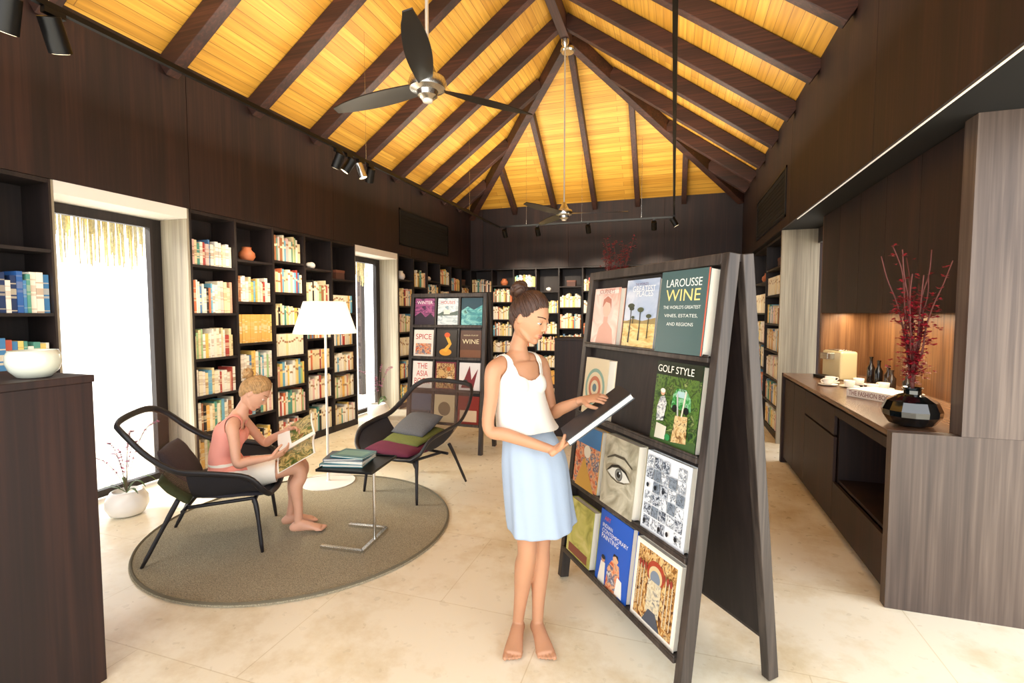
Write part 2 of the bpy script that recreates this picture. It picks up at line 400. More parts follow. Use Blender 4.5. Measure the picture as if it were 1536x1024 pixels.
mb=MB(); mb.box((-.5,0,0),(.5,.06,1),OC); mb.box((-.5,.06,0),(-.42,1,1),OC); mb.box((.42,.06,0),(.5,1,1),OC); mb.box((-.42,.06,.02),(.42,.96,.98),PAGES)
_tmp=mb.done('book_template'); BOOKME=_tmp.data; bpy.data.objects.remove(_tmp)
PAL=['#f6ecd0','#f8f1e0','#eedcae','#f0e8d8','#f2d67c','#eebc66','#f8f1e0','#dc7a50','#b84a40','#f2e2b8','#5a86b4','#74b2cc','#f6ecd0','#5a9c8c','#a8c890','#2c2826','#fbf6ea','#f0dca8','#a8704c','#e2a88c','#f8f1e0','#eec6bc','#fffaf0','#f6efdc','#f4dfa6','#f6f0e6','#f0ca6a','#f8f2e4','#e8dcc4','#f6ecd0']
COOL=['#2f62a8','#4a86b8','#f0e8d0','#f6efe0','#e8dfc8','#f2d67c','#1f3560','#a8ccd0','#f6efe0','#c05a48','#5a9c8c']
BOOKS=[]
def cell_books(Tf,rot,u0,u1,z,zt,front,theme,gname,pal):
    h_av=zt-z
    if h_av<.16: return
    u=u0+.010; fill=random.choice([1,1,1,1,1,.9])
    base=None
    if theme=='set': base=random.choice(['#f6ecd0','#f2d67c','#f6ecd0','#eedcae','#f8f1e0','#eebc66'])
    hb=min(h_av-.035,random.uniform(.24,.31))
    while u<u0+(u1-u0)*fill-.018:
        th=random.uniform(.015,.040)
        if u+th>u1-.006: break
        h=min(h_av-.02,hb*random.uniform(.78,1.06) if theme!='set' else hb)
        c=base if base else random.choice(pal)
        if base and random.random()<.15: c=random.choice(pal)
        BOOKS.append((Tf(u+th/2,front+random.uniform(0,.015),z),rot,(th,random.uniform(.15,.2),h),c,gname))
        u+=th+.0015
DECOR=[]
def bookcase(name,Tf,rot,length,ncol,label,gname,rowsets,skip=0.0,base=.08,pal=None,topempty=False):
    mb=MB(); D=.33; th=.028; w=length/ncol
    def bx(a,b,m=CASE): mb.box(Tf(*a),Tf(*b),m)
    bx((0,D-.02,0),(length,D,HS-.004))
    for i in range(ncol+1):
        u=i*w; u0=max(0,u-th/2); u1=min(length,u+th/2)
        bx((u0,0,0),(u1,D-.02,HS-.004))
    bx((0,.003,HS-.034),(length,D-.02,HS-.004)); bx((0,.003,0),(length,D-.02,base))
    o=mb.done(name,recenter=True); top(o,label,'bookcase')
    oM=Matrix.Translation(o.location)
    for i in range(ncol):
        zs=rowsets[i%len(rowsets)]
        u0=i*w+th/2; u1=(i+1)*w-th/2
        for k,z in enumerate(zs):
            if z>base+.01:
                sb=MB(); sb.box(Tf(u0,.004,z-.024),Tf(u1,D-.021,z),CASE); s=sb.done('shelf',parent=o,pM=oM)
            zt=(zs[k+1]-.024) if k+1<len(zs) else HS-.034
            if topempty and z>1.95: continue
            if z>2.0 and random.random()<.45:
                DECOR.append((Tf((u0+u1)/2,.12,z),rot,gname)); continue
            if random.random()<skip: continue
            cell_books(Tf,rot,u0,u1,z+.0005,zt,random.uniform(.015,.03),random.choice(['mix']*6+['set']),gname,pal or PAL)
RA=[.08,.44,.80,1.16,1.60,2.06]; RB=[.08,.50,.88,1.28,1.72,2.16]; RC=[.08,.40,.74,1.10,1.46,1.84,2.2]
bookcase('bookcase',lambda u,w,z:(XL-w,.21+u,z),90,2.2,4,'dark wood bookcase beside the glass door with blue and cream books','books in the bookcase by the near window',[RB,RA],pal=COOL,topempty=True)
bookcase('bookcase',lambda u,w,z:(XL-w,3.49+u,z),90,2.51,5,'tall dark wood bookcase with staggered shelves between two windows','books in the bookcase between the windows',[RA,RB,RC,RB,RA])
bookcase('bookcase',lambda u,w,z:(XL-w,7.16+u,z),90,3.04,6,'tall dark wood bookcase in the room corner','books in the corner bookcase',[RB,RA,RC])
bookcase('bookcase',lambda u,w,z:(XL+u,YF+w,z),0,XR-XL,11,'wide dark wood bookcase along the end wall','books in the end wall bookcase',[RA,RC,RB,RA,RB])
bookcase('bookcase',lambda u,w,z:(XR+.05+w,6.73+u,z),-90,YF-6.73,3,'tall dark wood bookcase beside the doorway','books in the bookcase by the doorway',[RC,RA,RB])
BOOKS.sort(key=lambda q:(V(q[0])-V((0,0,1.6))).length)
vis=[q for q in BOOKS if not(q[1]==90 and q[0][1]<1.6)]
LBL={'#b84a40':'red','#c05a48':'brick red','#dc7a50':'orange','#5a86b4':'blue','#4a86b8':'blue','#74b2cc':'light blue','#1f3560':'navy','#2f62a8':'deep blue','#5a9c8c':'teal','#a8c890':'pale green','#2c2826':'black','#a8704c':'brown','#e2a88c':'salmon','#eec6bc':'pale pink','#f2d67c':'yellow','#eebc66':'amber','#eedcae':'beige','#f4dfa6':'straw','#f0ca6a':'golden','#a8ccd0':'pale blue'}
for q in vis[:285]:
    p,rot,sz,c,g=q
    o=bpy.data.objects.new('book',BOOKME); COL.objects.link(o)
    o.matrix_world=T(*p)@RZ(rot)@Matrix.Diagonal((sz[0],sz[1],sz[2],1))
    o.color=lin(c)
    top(o,'%s book standing upright with its spine out on a shelf'%LBL.get(c,'cream'),'book',group=g)
me=bpy.data.meshes.new('shelved_books'); vs=[];fs=[];cols=[]
def addbox(M,x,y0,y1,z0,z1,c,pg):
    b0=len(vs)
    for P in ((-x,y0,z0),(x,y0,z0),(x,y1,z0),(-x,y1,z0),(-x,y0,z1),(x,y0,z1),(x,y1,z1),(-x,y1,z1)): vs.append(M@V(P))
    for k,f in enumerate(((0,1,5,4),(1,2,6,5),(2,3,7,6),(3,0,4,7),(4,5,6,7),(3,2,1,0))):
        fs.append([b0+i for i in f]); cols.extend([pg if k==4 else c]*4)
for p,rot,sz,c,g in vis[285:]:
    M=T(*p)@RZ(rot); x,y,z=sz[0]/2,sz[1],sz[2]
    addbox(M,x,0,y,0,z,lin(c),lin('#efe8d8'))
    bc=lin('#f5e6c0') if lin(c)[1]<.5 else lin('#b08a64')
    a=random.uniform(.5,.8)
    addbox(M,x*.98,-.0008,0,z*a,z*(a+.09),bc,bc)
me.from_pydata(vs,[],fs); ca=me.color_attributes.new('Col','FLOAT_COLOR','CORNER')
for i,c in enumerate(cols): ca.data[i].color=c
m=bpy.data.materials.new('far_book_cloth'); m.use_nodes=True; at=m.node_tree.nodes.new('ShaderNodeVertexColor'); at.layer_name='Col'
m.node_tree.links.new(at.outputs[0],m.node_tree.nodes['Principled BSDF'].inputs['Base Color']); me.materials.append(m)
o=bpy.data.objects.new('shelved_books',me); COL.objects.link(o); top(o,'rows of many coloured books on the farther shelves','books',kind='stuff')
for i,(p,rot,g) in enumerate(DECOR[:22]):
    mb=MB(); x,y,z=p
    if i%3==0:
        mb.lathe([(.02,0),(.06,.005),(.085,.05),(.08,.09),(.05,.12),(.045,.14),(.05,.15)],WHITE if i%2 else pmat('terracotta','#b0643c',.6))
        nm,lb,ct='vase','small round ceramic vase on an upper shelf','vase'
    elif i%3==1:
        for k in range(9):
            a=k*.7; r_=.05*(1-k/10); mb.ell((.045*math.cos(a)*(1-k/9)+.01*k-.04,.03*math.sin(a)*(1-k/9),.045+.002*k),(r_,r_*.9,min(r_*.9,.045)),MILK)
        nm,lb,ct='seashell','white spiral seashell on an upper shelf','shell'
    else:
        mb.box((-.09,-.06,0),(.09,.06,.12),pmat('box_leather','#4a2c22',.5)); mb.box((-.093,-.063,.09),(.093,.063,.125),pmat('box_leather2','#6a4030',.5))
        nm,lb,ct='storage_box','small lidded brown box on an upper shelf','box'
    ob=mb.done(nm,smooth='auto',M=T(x,y,z+.001)@RZ(rot)); top(ob,lb,ct)

# ------------------------------------------------------------------ cover books
Z3=V((0,0,1))
def shape_mesh(shapes,parent,z0,w,h):
    mb=MB()
    for i,s in enumerate(shapes):
        z=z0+.0004*(i+1); m=cm(s[-1])
        k=s[0]
        if k=='r': x0,y0,x1,y1=s[1:5]; P=[(x0,y0),(x1,y0),(x1,y1),(x0,y1)]
        elif k=='e': cx,cy,rx,ry=s[1:5]; P=[(cx+rx*math.cos(a*math.pi/14),cy+ry*math.sin(a*math.pi/14)) for a in range(28)]
        elif k=='p': P=s[1]
        mb.poly([((x-.5)*w,y*h,z) for x,y in P],m)
    return mb.done('cover_artwork',parent=parent,norm=False)
def cover_book(M,w,h,t,col,shapes=(),texts=(),label='book',group=None,name='book'):
    mb=MB(); c=cm(col,.35)
    mb.box((-w/2,0,0),(w/2,h,.004),c); mb.box((-w/2,0,t-.004),(w/2,h,t),c); mb.box((-w/2,0,.004),(-w/2+.004,h,t-.004),c)
    mb.box((-w/2+.004,.004,.004),(w/2-.004,h-.004,t-.004),PAGES)
    o=mb.done(name,M=M); top(o,label,'book',group=group)
    if shapes: shape_mesh(shapes,o,t,w,h)
    for tx in texts:
        body,cx,cy,tw,col2=tx[:5]
        text_obj(body,tw*w,cm(col2),o,(cx-.5)*w,cy*h,t+.0004*(len(shapes)+2),height=(tx[5]*h if len(tx)>5 else None))
    return o
GW3=wood('rack_wood','#211c19','#362e2a','#50463f')
def rack(FF,D,N,L,H,w,rows,label,mull=()):
    FF=V(FF); D=V(D).normalized(); N=V(N).normalized(); E=T(*(FF+D*L/2+N*w))
    e=empty('display_rack',E,label,'rack')
    wl=w-.06
    S=math.sqrt(H*H+wl*wl)
    e2=(N*wl+Z3*H)/S; e3=D.cross(e2)
    F=basis(FF,D,e2,e3)
    e2b=(-N*wl+Z3*H)/S; e1b=-D; e3b=e1b.cross(e2b)
    B=basis(FF+D*L+N*2*w,e1b,e2b,e3b)
    for Mx,back in ((F,0),(B,1)):
        def bx(nm,a,b,m=GW3):
            q=MB(); q.box(a,b,m,M=Mx); q.done(nm,parent=e,pM=E,bevel=.003)
        bx('post',(0,.012,-.055),(.042,S-.01,0)); bx('post',(L-.042,.012,-.055),(L,S-.01,0))
        bx('top_rail',(.042,S-.055,-.055),(L-.042,S-.01,0))
        bx('back_board',(.042,rows[0],-.05),(L-.042,S-.055,-.04),CASE)
        for y in rows: bx('ledge',(.042,y-.022,-.04),(L-.042,y,.012)); bx('ledge_lip',(.042,y,.006),(L-.042,y+.010,.012))
        if not back:
            for mx_ in mull: bx('divider',(mx_-.01,rows[0],-.04),(mx_+.01,S-.055,-.006))
    q=MB(); q.beam(FF+N*(w)+Z3*(H-.03)+D*.01,FF+D*(L-.01)+N*w+Z3*(H-.03),.03,.03,CASE); q.done('hinge_rail',parent=e,pM=E)
    return F,S
D1=(.62,-.785,0); N1=(.785,.62,0)
ROWS=[.20,.61,1.02,1.43]
FF1=(-.645,2.865,0); L1=1.11
F1,S1=rack(FF1,D1,N1,L1,1.85,.27,ROWS,'freestanding dark wood A-frame book display rack')
def onrack(F,x,y): return F@T(x,y+.001,-.039)
g='large books on the near display rack'
def fb(F,x,y,w,h,*a,**k):
    t=k.pop('t',.034)
    return cover_book(onrack(F,x,y),w,h,t,*a,**k)
X1,X2,X3=.215,.545,.885
PGRASS=photo('print_garden',['#10200c','#2c4a1c','#5a7a30','#1c3014','#8a9a58'],26)
PDES=photo('print_desert',['#a8823c','#d8b060','#ecd08a','#b8904a'],9,(1,3,1))
PSKY=photo('print_sky',['#8ea4c4','#b8c4d8','#dfe2ea'],4,(1,2,1))
PSEP=photo('print_sepia',['#7c745e','#a8a088','#c8c0a8','#958c74'],7,(1,1,1),4)
PPAL=photo('print_palace',['#2c1810','#6c4020','#b8803c','#e8c88c','#4c2414','#a8442a'],38,(1,.6,1))
PPAL2=photo('print_palace_side',['#4a2c18','#90602c','#d8b070','#6c2c1a'],50)
PPINK=photo('print_pink',['#d88c74','#eec4b4','#f6dccf','#e6ab98'],5,(1,1,1),3)
PPEO=photo('print_people',['#8a2c20','#d8663a','#e8b488','#2c3c6c','#e8e4da'],22)
PBW1=photo('print_bw_dark',['#0e0f14','#4a5260','#d8dde4','#1c2028'],60); PBW2=photo('print_bw_light',['#c8d0d8','#f0f2f4','#505a68','#e8ecf0'],50); PBW3=photo('print_bw_mid',['#2a3038','#8a94a0','#101216'],70)
PCAR=photo('print_vehicle',['#1c5a28','#2f8a3a','#8fc49a','#1a3a20'],30); PFIG=photo('print_figure',['#c8ccd0','#eeeeea','#7a8088','#2c3038'],40); PTAN=photo('print_crate',['#6c4a26','#b8925c','#e0c490','#3c2814'],34)
fb(F1,X1,ROWS[3],.27,.32,'#e8b8a4',[('r',0,0,1,1,PPINK),('e',.55,.62,.26,.25,'#f0d0c4'),('p',[(.2,0),(.3,.30),(.48,.40),(.62,.40),(.82,.28),(.9,0)],'#e6b09c'),('r',.46,.36,.62,.5,'#e6b09c'),('e',.55,.64,.15,.15,'#eec4ae'),('p',[(.38,.66),(.40,.8),(.55,.86),(.70,.8),(.72,.64),(.66,.73),(.5,.76)],'#c47a64'),('r',.05,.9,.95,.96,'#f6e6dc')],[('JOURNEYS',.5,.93,.6,'#b05a48')],label='pale pink art book standing on the rack ledge',group=g)
fb(F1,X2,ROWS[3],.27,.35,'#b9c2cc',[('r',0,0,1,1,PSKY),('r',0,0,1,.4,PDES),('p',[(0,.38),(.3,.43),(.6,.4),(1,.45),(1,.36),(0,.36)],'#9a8450'),('p',[(.19,.08),(.215,.4),(.2,.6),(.23,.6),(.245,.4),(.24,.08)],'#2b2a22'),('e',.21,.62,.11,.035,'#39402a'),('e',.24,.58,.08,.03,'#2c3320'),('p',[(.51,.12),(.525,.35),(.51,.54),(.54,.54),(.55,.35),(.56,.12)],'#2b2a22'),('e',.53,.56,.10,.035,'#4a5030'),('p',[(.78,.16),(.79,.45),(.81,.45),(.81,.16)],'#33301f'),('e',.8,.47,.08,.028,'#3b4428'),('p',[(.3,.36),(.31,.44),(.325,.44),(.33,.36)],'#39341f'),('e',.315,.45,.05,.02,'#3b4428')],[('THE WORLD\'S',.5,.93,.4,'#6a4a70'),('GREATEST',.58,.86,.7,'#f4f4f4'),('PLACES',.62,.79,.5,'#f4f4f4')],label='photography book with desert trees under a pale sky',group=g)
fb(F1,X3,ROWS[3],.31,.365,'#465f5f',[('r',.975,0,1,1,'#c8604a')],[('LAROUSSE',.5,.85,.74,'#e8efe8'),('WINE',.5,.70,.72,'#ecd98a',.14),("THE WORLD'S GREATEST",.5,.555,.78,'#e8efe8',.04),('VINES, ESTATES,',.5,.45,.70,'#e8efe8',.045),('AND REGIONS',.5,.35,.56,'#e8efe8',.04)],t=.06,label='thick slate green wine book titled in pale capitals',group=g)
fb(F1,X1,ROWS[2],.25,.33,'#e9dcc0',[('r',0,0,1,1,'#e2d2ae'),('e',.5,.5,.42,.33,'#86a898'),('e',.5,.5,.34,.27,'#e2d2ae'),('e',.5,.5,.26,.2,'#c07050'),('e',.5,.5,.17,.13,'#e2d2ae'),('e',.5,.5,.09,.07,'#5a7a84')],[],t=.05,label='cream book with coloured concentric rings',group=g)
fb(F1,X3,ROWS[2],.30,.37,'#1d3a1c',[('r',0,0,1,1,PGRASS),('r',0,.83,1,1,'#14200e'),('r',0,.0,1,.12,'#3f5b2a'),('p',[(.42,.46),(.44,.62),(.52,.70),(.72,.70),(.82,.60),(.84,.46)],PCAR),('p',[(.5,.6),(.54,.67),(.68,.67),(.72,.6)],'#a8c8c8'),('e',.5,.46,.055,.045,'#10120e'),('e',.75,.46,.055,.045,'#10120e'),('p',[(.12,.26),(.28,.28),(.32,.5),(.26,.58),(.16,.56),(.1,.42)],PFIG),('e',.21,.62,.05,.04,'#d8a888'),('e',.21,.64,.055,.028,'#e8e4d8'),('p',[(.5,.06),(.82,.09),(.80,.40),(.54,.38)],PTAN),('p',[(.66,.38),(.69,.38),(.74,.68),(.71,.69)],'#d8d2c0'),('p',[(.58,.38),(.61,.38),(.56,.64),(.53,.63)],'#b8b8b0'),('p',[(.12,.05),(.36,.06),(.38,.22),(.14,.24)],'#d8d2c0'),('e',.42,.1,.06,.04,'#2f8a4a')],[('GOLF STYLE',.45,.91,.8,'#f0f0e4')],label='dark green golf book propped on the rack ledge',group=g)
fb(F1,X1,ROWS[1],.27,.35,'#d8a83c',[('r',0,0,1,1,PPEO),('r',0,.7,1,1,'#3c78b0'),('p',[(.1,0),(.4,.5),(.7,.2),(.9,0)],'#d8a84a'),('e',.5,.6,.14,.1,'#f0ead8')],[],t=.05,label='gold and blue illustrated book on the rack',group=g)
fb(F1,X2,ROWS[1],.29,.36,'#b3ab92',[('r',0,0,1,1,PSEP),('e',.5,.52,.42,.12,'#988e76'),('e',.5,.5,.32,.085,'#6f6650'),('p',[(.16,.485),(.3,.56),(.5,.595),(.7,.565),(.86,.48),(.7,.435),(.5,.415),(.3,.44)],'#dcd9cc'),('e',.52,.505,.115,.086,'#4a4a46'),('e',.52,.505,.10,.075,'#7c7c74'),('e',.52,.505,.055,.042,'#0a0a0a'),('e',.555,.535,.018,.013,'#ffffff'),('p',[(.12,.66),(.35,.73),(.65,.74),(.9,.66),(.9,.68),(.65,.775),(.35,.765),(.12,.68)],'#4a4334'),('p',[(.12,.475),(.3,.565),(.5,.605),(.72,.57),(.9,.48),(.73,.595),(.5,.64),(.29,.6)],'#1c1812'),('p',[(.16,.48),(.3,.435),(.5,.405),(.7,.425),(.86,.475),(.7,.415),(.5,.392),(.3,.42)],'#4a4232')],[],t=.055,label='sepia photography book showing a close-up eye',group=g)
R_=random.Random(4); col8=[('r',0,0,1,1,'#eef0f2')]
for i in range(6):
    for j in range(5):
        x0=.05+.182*j; y0=.05+.153*i
        if R_.random()<.12: continue
        col8.append(('r',x0,y0,x0+.165,y0+.135,R_.choice([PBW1,PBW2,PBW3])))
for i in range(7): col8.append(('e',.13+.182*((i*2)%5),.12+.153*((i*3)%6),.03,.03,'#171a20'))
fb(F1,X3,ROWS[1],.30,.36,'#dfe3e6',col8,[],label='white cover with a grid of small black and white photographs',group=g)
fb(F1,X1,ROWS[0],.27,.32,'#b3b552',[('r',0,0,1,1,photo('print_olive',['#8a8a34','#c8c468','#e0d890'],8)),('r',.1,.05,.9,.2,'#8a4a38')],[],t=.045,label='olive yellow book on the lowest ledge',group=g)
fb(F1,X2,ROWS[0],.29,.37,'#1f57b8',[('r',0,0,1,1,'#2159bd'),('p',[(.35,.0),(.38,.3),(.5,.42),(.72,.4),(.8,.14),(.74,0)],PPEO),('e',.6,.46,.085,.06,'#e2b48a'),('p',[(.51,.47),(.54,.52),(.66,.52),(.69,.46),(.6,.5)],'#20161a'),('p',[(.1,.0),(.16,.3),(.3,.3),(.33,0)],'#e8e6da'),('p',[(.66,.02),(.7,.26),(.84,.24),(.88,.02)],'#f1efe8'),('e',.23,.34,.06,.045,'#c8906a'),('e',.23,.365,.06,.03,'#20242c')],[('INDIAN',.27,.80,.32,'#f4f4f4'),('CONTEMPORARY',.52,.725,.82,'#f4f4f4'),('PAINTING',.38,.65,.54,'#f4f4f4'),('ART',.25,.9,.2,'#d8543c')],label='bright blue book about Indian contemporary painting',group=g)
pal=[('r',.03,.03,.97,.97,'#f4eee0'),('r',.07,.06,.93,.94,PPAL),('p',[(.07,.06),(.07,.94),(.26,.8),(.26,.2)],PPAL2),('p',[(.93,.06),(.93,.94),(.74,.8),(.74,.2)],PPAL2),('e',.5,.70,.2,.15,'#a8402a'),('e',.5,.67,.15,.12,'#d8c090'),('e',.5,.645,.11,.09,'#7a8898'),('r',.35,.2,.65,.6,photo('print_hall',['#a89870','#e0d4b4','#5a606c'],30)),('p',[(.3,.06),(.7,.06),(.58,.24),(.42,.24)],'#4c525e')]
for x in (.1,.17,.24,.74,.81,.88): pal.append(('r',x,.18,x+.014,.72,'#e0d4b4'))
for x in (.14,.21,.28,.70,.78,.85): pal.append(('e',x+.01,.73,.028,.045,'#94382a'))
fb(F1,X3,ROWS[0],.31,.36,'#ece4d4',pal,[],label='book with an arched palace interior on its cover',group=g)
ROWS2=[.34,.72,1.09,1.46]
F2,S2=rack((-2.99,5.07,0),(1,-.03,0),(.03,1,0),.98,1.84,.24,ROWS2,'dark wood A-frame rack with a grid of magazines',mull=(.335,.645))
g='magazines on the farther display rack'
xs=(.185,.49,.795)
PDUSK=photo('print_dusk',['#2a1230','#6a2a5c','#b05a8a','#3a1a44'],9,(1,3,1)); PSEA=photo('print_sea',['#7a98a4','#c8d4d8','#eef2f2','#8ca4ac'],9,(1,3,1)); PLAG=photo('print_lagoon',['#0c4a58','#1c8c94','#7cc8c4','#0f5c50'],9,(1,2,1))
spec=[
 [('#5a1f4c',[('r',0,0,1,1,PDUSK),('p',[(0,.0),(0,.35),(.3,.5),(.55,.3),(.8,.45),(1,.3),(1,0)],'#241028')],[('WINTER',.5,.85,.8,'#f6f0f0')]),('#dfe6ea',[('r',0,0,1,1,PSEA),('p',[(0,.42),(.25,.52),(.6,.46),(1,.55),(1,.38),(0,.36)],'#5c6c64'),('r',.3,.42,.6,.58,'#e8e2d6')],[('HOUSES',.5,.85,.7,'#c8483a')]),('#1e8f9c',[('r',0,0,1,1,PLAG),('p',[(0,.55),(.3,.7),(.6,.58),(1,.75),(1,1),(0,1)],'#0c3c4c')],[])],
 [('#f4ece0',[('r',.1,.1,.9,.5,PPEO)],[('SPICE',.5,.75,.8,'#c03020')]),('#2a2018',[('e',.45,.2,.3,.13,'#e8a02a'),('p',[(.3,.25),(.6,.5),(.4,.8),(.55,.85),(.75,.5),(.5,.2)],'#f0b43a'),('e',.52,.82,.14,.09,'#e8602a')],[]),('#57321c',[('r',0,0,1,.3,'#7a4a28')],[('WORLD ATLAS OF',.5,.82,.7,'#e8d8a8'),('WINE',.5,.6,.8,'#f0e2b4',.16)])],
 [('#f8f4ec',[],[('THE\nASIA\nBOOK',.5,.55,.8,'#d02c28',.75)]),('#7a2434',[('r',.05,.05,.95,.95,PPAL),('e',.3,.6,.15,.12,'#d8b070'),('e',.7,.35,.16,.14,'#e8d8b8'),('e',.65,.75,.1,.08,'#c8642c')],[]),('#efe8e4',[('p',[(.1,.1),(.5,.9),(.6,.4),(.9,.8),(.7,.1)],'#7a1c24'),('e',.3,.3,.14,.1,'#2a2428')],[])],
 [('#39506a',[('r',0,0,1,.4,'#22303c')],[]),('#d8c8a0',[('e',.5,.5,.3,.25,'#7a6a4a')],[]),('#8a2a20',[('r',.1,.1,.9,.5,'#d8c0a0')],[])]]
for ri,row in enumerate(spec):
    for ci,(c,sh_,tx) in enumerate(row):
        cover_book(onrack(F2,xs[ci],ROWS2[3-ri]),.26,.32,.02,c,[('r',0,0,1,1,c)]+sh_,tx,label='colourful magazine propped on the rack ledge',group=g,name='magazine')

# ------------------------------------------------------------------ low cabinets
def low_cabinet(a,b,label):
    mb=MB(); mb.box((a[0],a[1],0),(b[0],b[1],b[2]-.03),DW); mb.box((a[0]-.005,a[1]-.005,b[2]-.03),(b[0]+.005,b[1]+.005,b[2]),DW)
    o=mb.done('low_cabinet',bevel=.003,recenter=True); top(o,label,'cabinet'); return o
low_cabinet((-2.85,.15,0),(-2.33,1.42,1.34),'chest-high dark wood cabinet with a white bowl on top')
low_cabinet((-1.45,6.2,0),(-.25,6.65,1.28),'chest-high dark wood cabinet with a vase of red branches')
mb=MB(); mb.lathe([(r_*.86,z_) for r_,z_ in [(.05,0),(.062,.003),(.088,.03),(.1,.06),(.098,.09),(.088,.11),(.082,.11),(.09,.085),(.092,.06),(.08,.03),(.03,.012)]],pmat('celadon','#e6ead8',.2,coat=.5))
top(mb.done('bowl',smooth=True,M=T(-2.45,1.285,1.341)),'glossy pale green-white ceramic bowl on the cabinet','bowl')

# ------------------------------------------------------------------ counter
def unit(y0,y1,kind,label):
    M=T(1.14,(y0+y1)/2,0); w=y1-y0; e=empty('counter_cabinet',M,label,'cabinet')
    b=MB(); d=.739
    b.box((.03,-w/2+.001,.06),(d,-w/2+.02,.93),DW); b.box((.03,w/2-.02,.06),(d,w/2-.001,.93),DW); b.box((d-.02,-w/2+.02,.06),(d,w/2-.02,.93),DW)
    b.box((.03,-w/2+.02,.06),(d-.02,w/2-.02,.08),DW); b.box((.03,-w/2+.02,.91),(d-.02,w/2-.02,.93),DW); b.box((.08,-w/2+.001,0),(d,w/2-.001,.06),BLACK)
    b.done('body',parent=e)
    def fr(nm,a,c,z0,z1):
        q=MB(); q.box((0,a+.003,z0+.003),(.022,c-.003,z1-.003),DW); q.done(nm,parent=e,bevel=.002)
    if kind=='doors':
        fr('door',-w/2,0,.06,.91); fr('door',0,w/2,.06,.91)
    elif kind=='drawer':
        fr('drawer',-w/2,w/2,.70,.91); fr('door',-w/2,w/2,.06,.69)
    else:
        q=MB(); q.box((.03,-w/2+.02,.36),(d-.02,w/2-.02,.38),DW); q.done('shelf',parent=e); fr('drawer',-w/2,w/2,.06,.36)
        q=MB(); q.box((0,-w/2,.85),(.022,w/2,.91),DW); q.done('rail',parent=e)
unit(5.0,5.85,'doors','dark wood counter cabinet with two flush doors')
unit(4.15,5.0,'drawer','dark wood counter cabinet with a drawer over a door')
unit(3.17,4.15,'open','dark wood counter cabinet with an open shelf and low drawer')
mb=MB(); mb.box((1.12,3.1,0),(1.929,3.165,.964),GW2); top(mb.done('counter_end_panel',recenter=True),'greyish brown wood veneer end panel of the counter','panel')
mb=MB(); mb.box((1.12,3.166,.932),(1.879,5.859,.965),wood('worktop_wood','#4e382b','#70533f','#947358',axis=1,rough=.25)); top(mb.done('worktop',recenter=True,bevel=.002),'long brown wood worktop over the counter cabinets','worktop')
ZC=.966
def branches(M,label,h=1.05,seed=3,hv=.2,spread=.32,r=.14,dense=3,high=0):
    R=random.Random(seed); e=empty('flower_vase',M,label,'vase')
    mb=MB(); mb.lathe([(.05*r/.14,0),(r*.75,.012),(r*.98,.06),(r,.09),(r*.85,.14),(r*.5,.17),(r*.3,.18),(r*.3,.2),(r*.36,.215),(r*.28,.212),(r*.24,.19)],pmat('black_glass','#060d10',.05,coat=1),n=14)
    mb.done('vase_body',smooth=False,parent=e)
    TW=pmat('twig','#63302a',.6); BL=pmat('red_blossom','#98182a',.55,var=.5,scale=60)
    bl=MB()
    for k in range(12):
        a=R.uniform(0,6.28); s=R.uniform(.1,1)*spread; H=h*R.uniform(.7,1)
        P=[V((0,0,.19))]
        for j in range(1,7):
            t=j/6; P.append(V((math.cos(a)*s*t**1.3+R.uniform(-.012,.012),math.sin(a)*s*t**1.3+R.uniform(-.012,.012),.19+H*t)))
        P=cat_pts(P,4); q=MB(); q.tube(P,[.006*(1-.5*i/len(P)) for i in range(len(P))],TW,n=6); q.done('twig',smooth=True,parent=e)
        for i,p in enumerate(P):
            if p.z<hv+.06*h: continue
            dens=dense if p.z<.2+.62*h else (high if high else (1 if R.random()<.4 else 0))
            for _ in range(dens):
                c=p+V((R.gauss(0,.027),R.gauss(0,.027),R.gauss(0,.02))); sz=R.uniform(.010,.021)
                for f in range(5):
                    an=f*1.257+R.random(); d=V((math.cos(an),math.sin(an),R.uniform(-.4,.8))).normalized(); sd=d.cross(Z3).normalized()
                    bl.poly([c,c+d*sz*.6+sd*sz*.5,c+d*sz*1.2,c+d*sz*.6-sd*sz*.5],BL)
    o=bl.done('blossoms',parent=e); o['kind']='stuff'
branches(T(1.29,3.33,ZC),'faceted black glass vase with red blossoming branches',h=.84,seed=5,spread=.20)
branches(T(-.72,6.4,1.281),'dark vase with red branches on the far cabinet',h=1.12,seed=9,spread=.25,high=3)
M=T(1.38,4.22,ZC)@RZ(-58)
o=cover_book(M,.38,.26,.06,'#f4f0ea',[('r',0,0,1,1,'#f6f4f0')],[],label='thick white fashion book lying on the counter')
mb=MB(); mb.box((-.19,-.004,0),(.19,0,.06),cm('#f4f0ea')); mb.done('spine',parent=o)
o2=text_obj('THE FASHION BOOK',.34,cm('#7a2a2a'),o,0,0,0,height=.034,M=T(0,-.0050,.030)@RX(90))
E=T(1.48,5.5,ZC)@RZ(-75); e=empty('coffee_machine',E,'cream boxy coffee machine on the counter','coffee machine')
CR=pmat('cream_enamel','#e2d3a6',.3,coat=.3)
mb=MB(); mb.box((-.15,-.02,0),(.15,.14,.27),CR); o=mb.done('body',parent=e,bevel=.018,smooth=False)
mb=MB(); mb.box((-.12,-.12,0),(.12,-.021,.03),BLACK); mb.done('drip_tray',parent=e,bevel=.004)
mb=MB(); mb.box((-.06,-.09,.19),(.06,-.021,.25),CHROME); mb.done('spout',parent=e,bevel=.004)
mb=MB(); mb.box((-.09,.0,.271),(.09,.11,.280),CHROME); mb.done('lid',parent=e,bevel=.003)
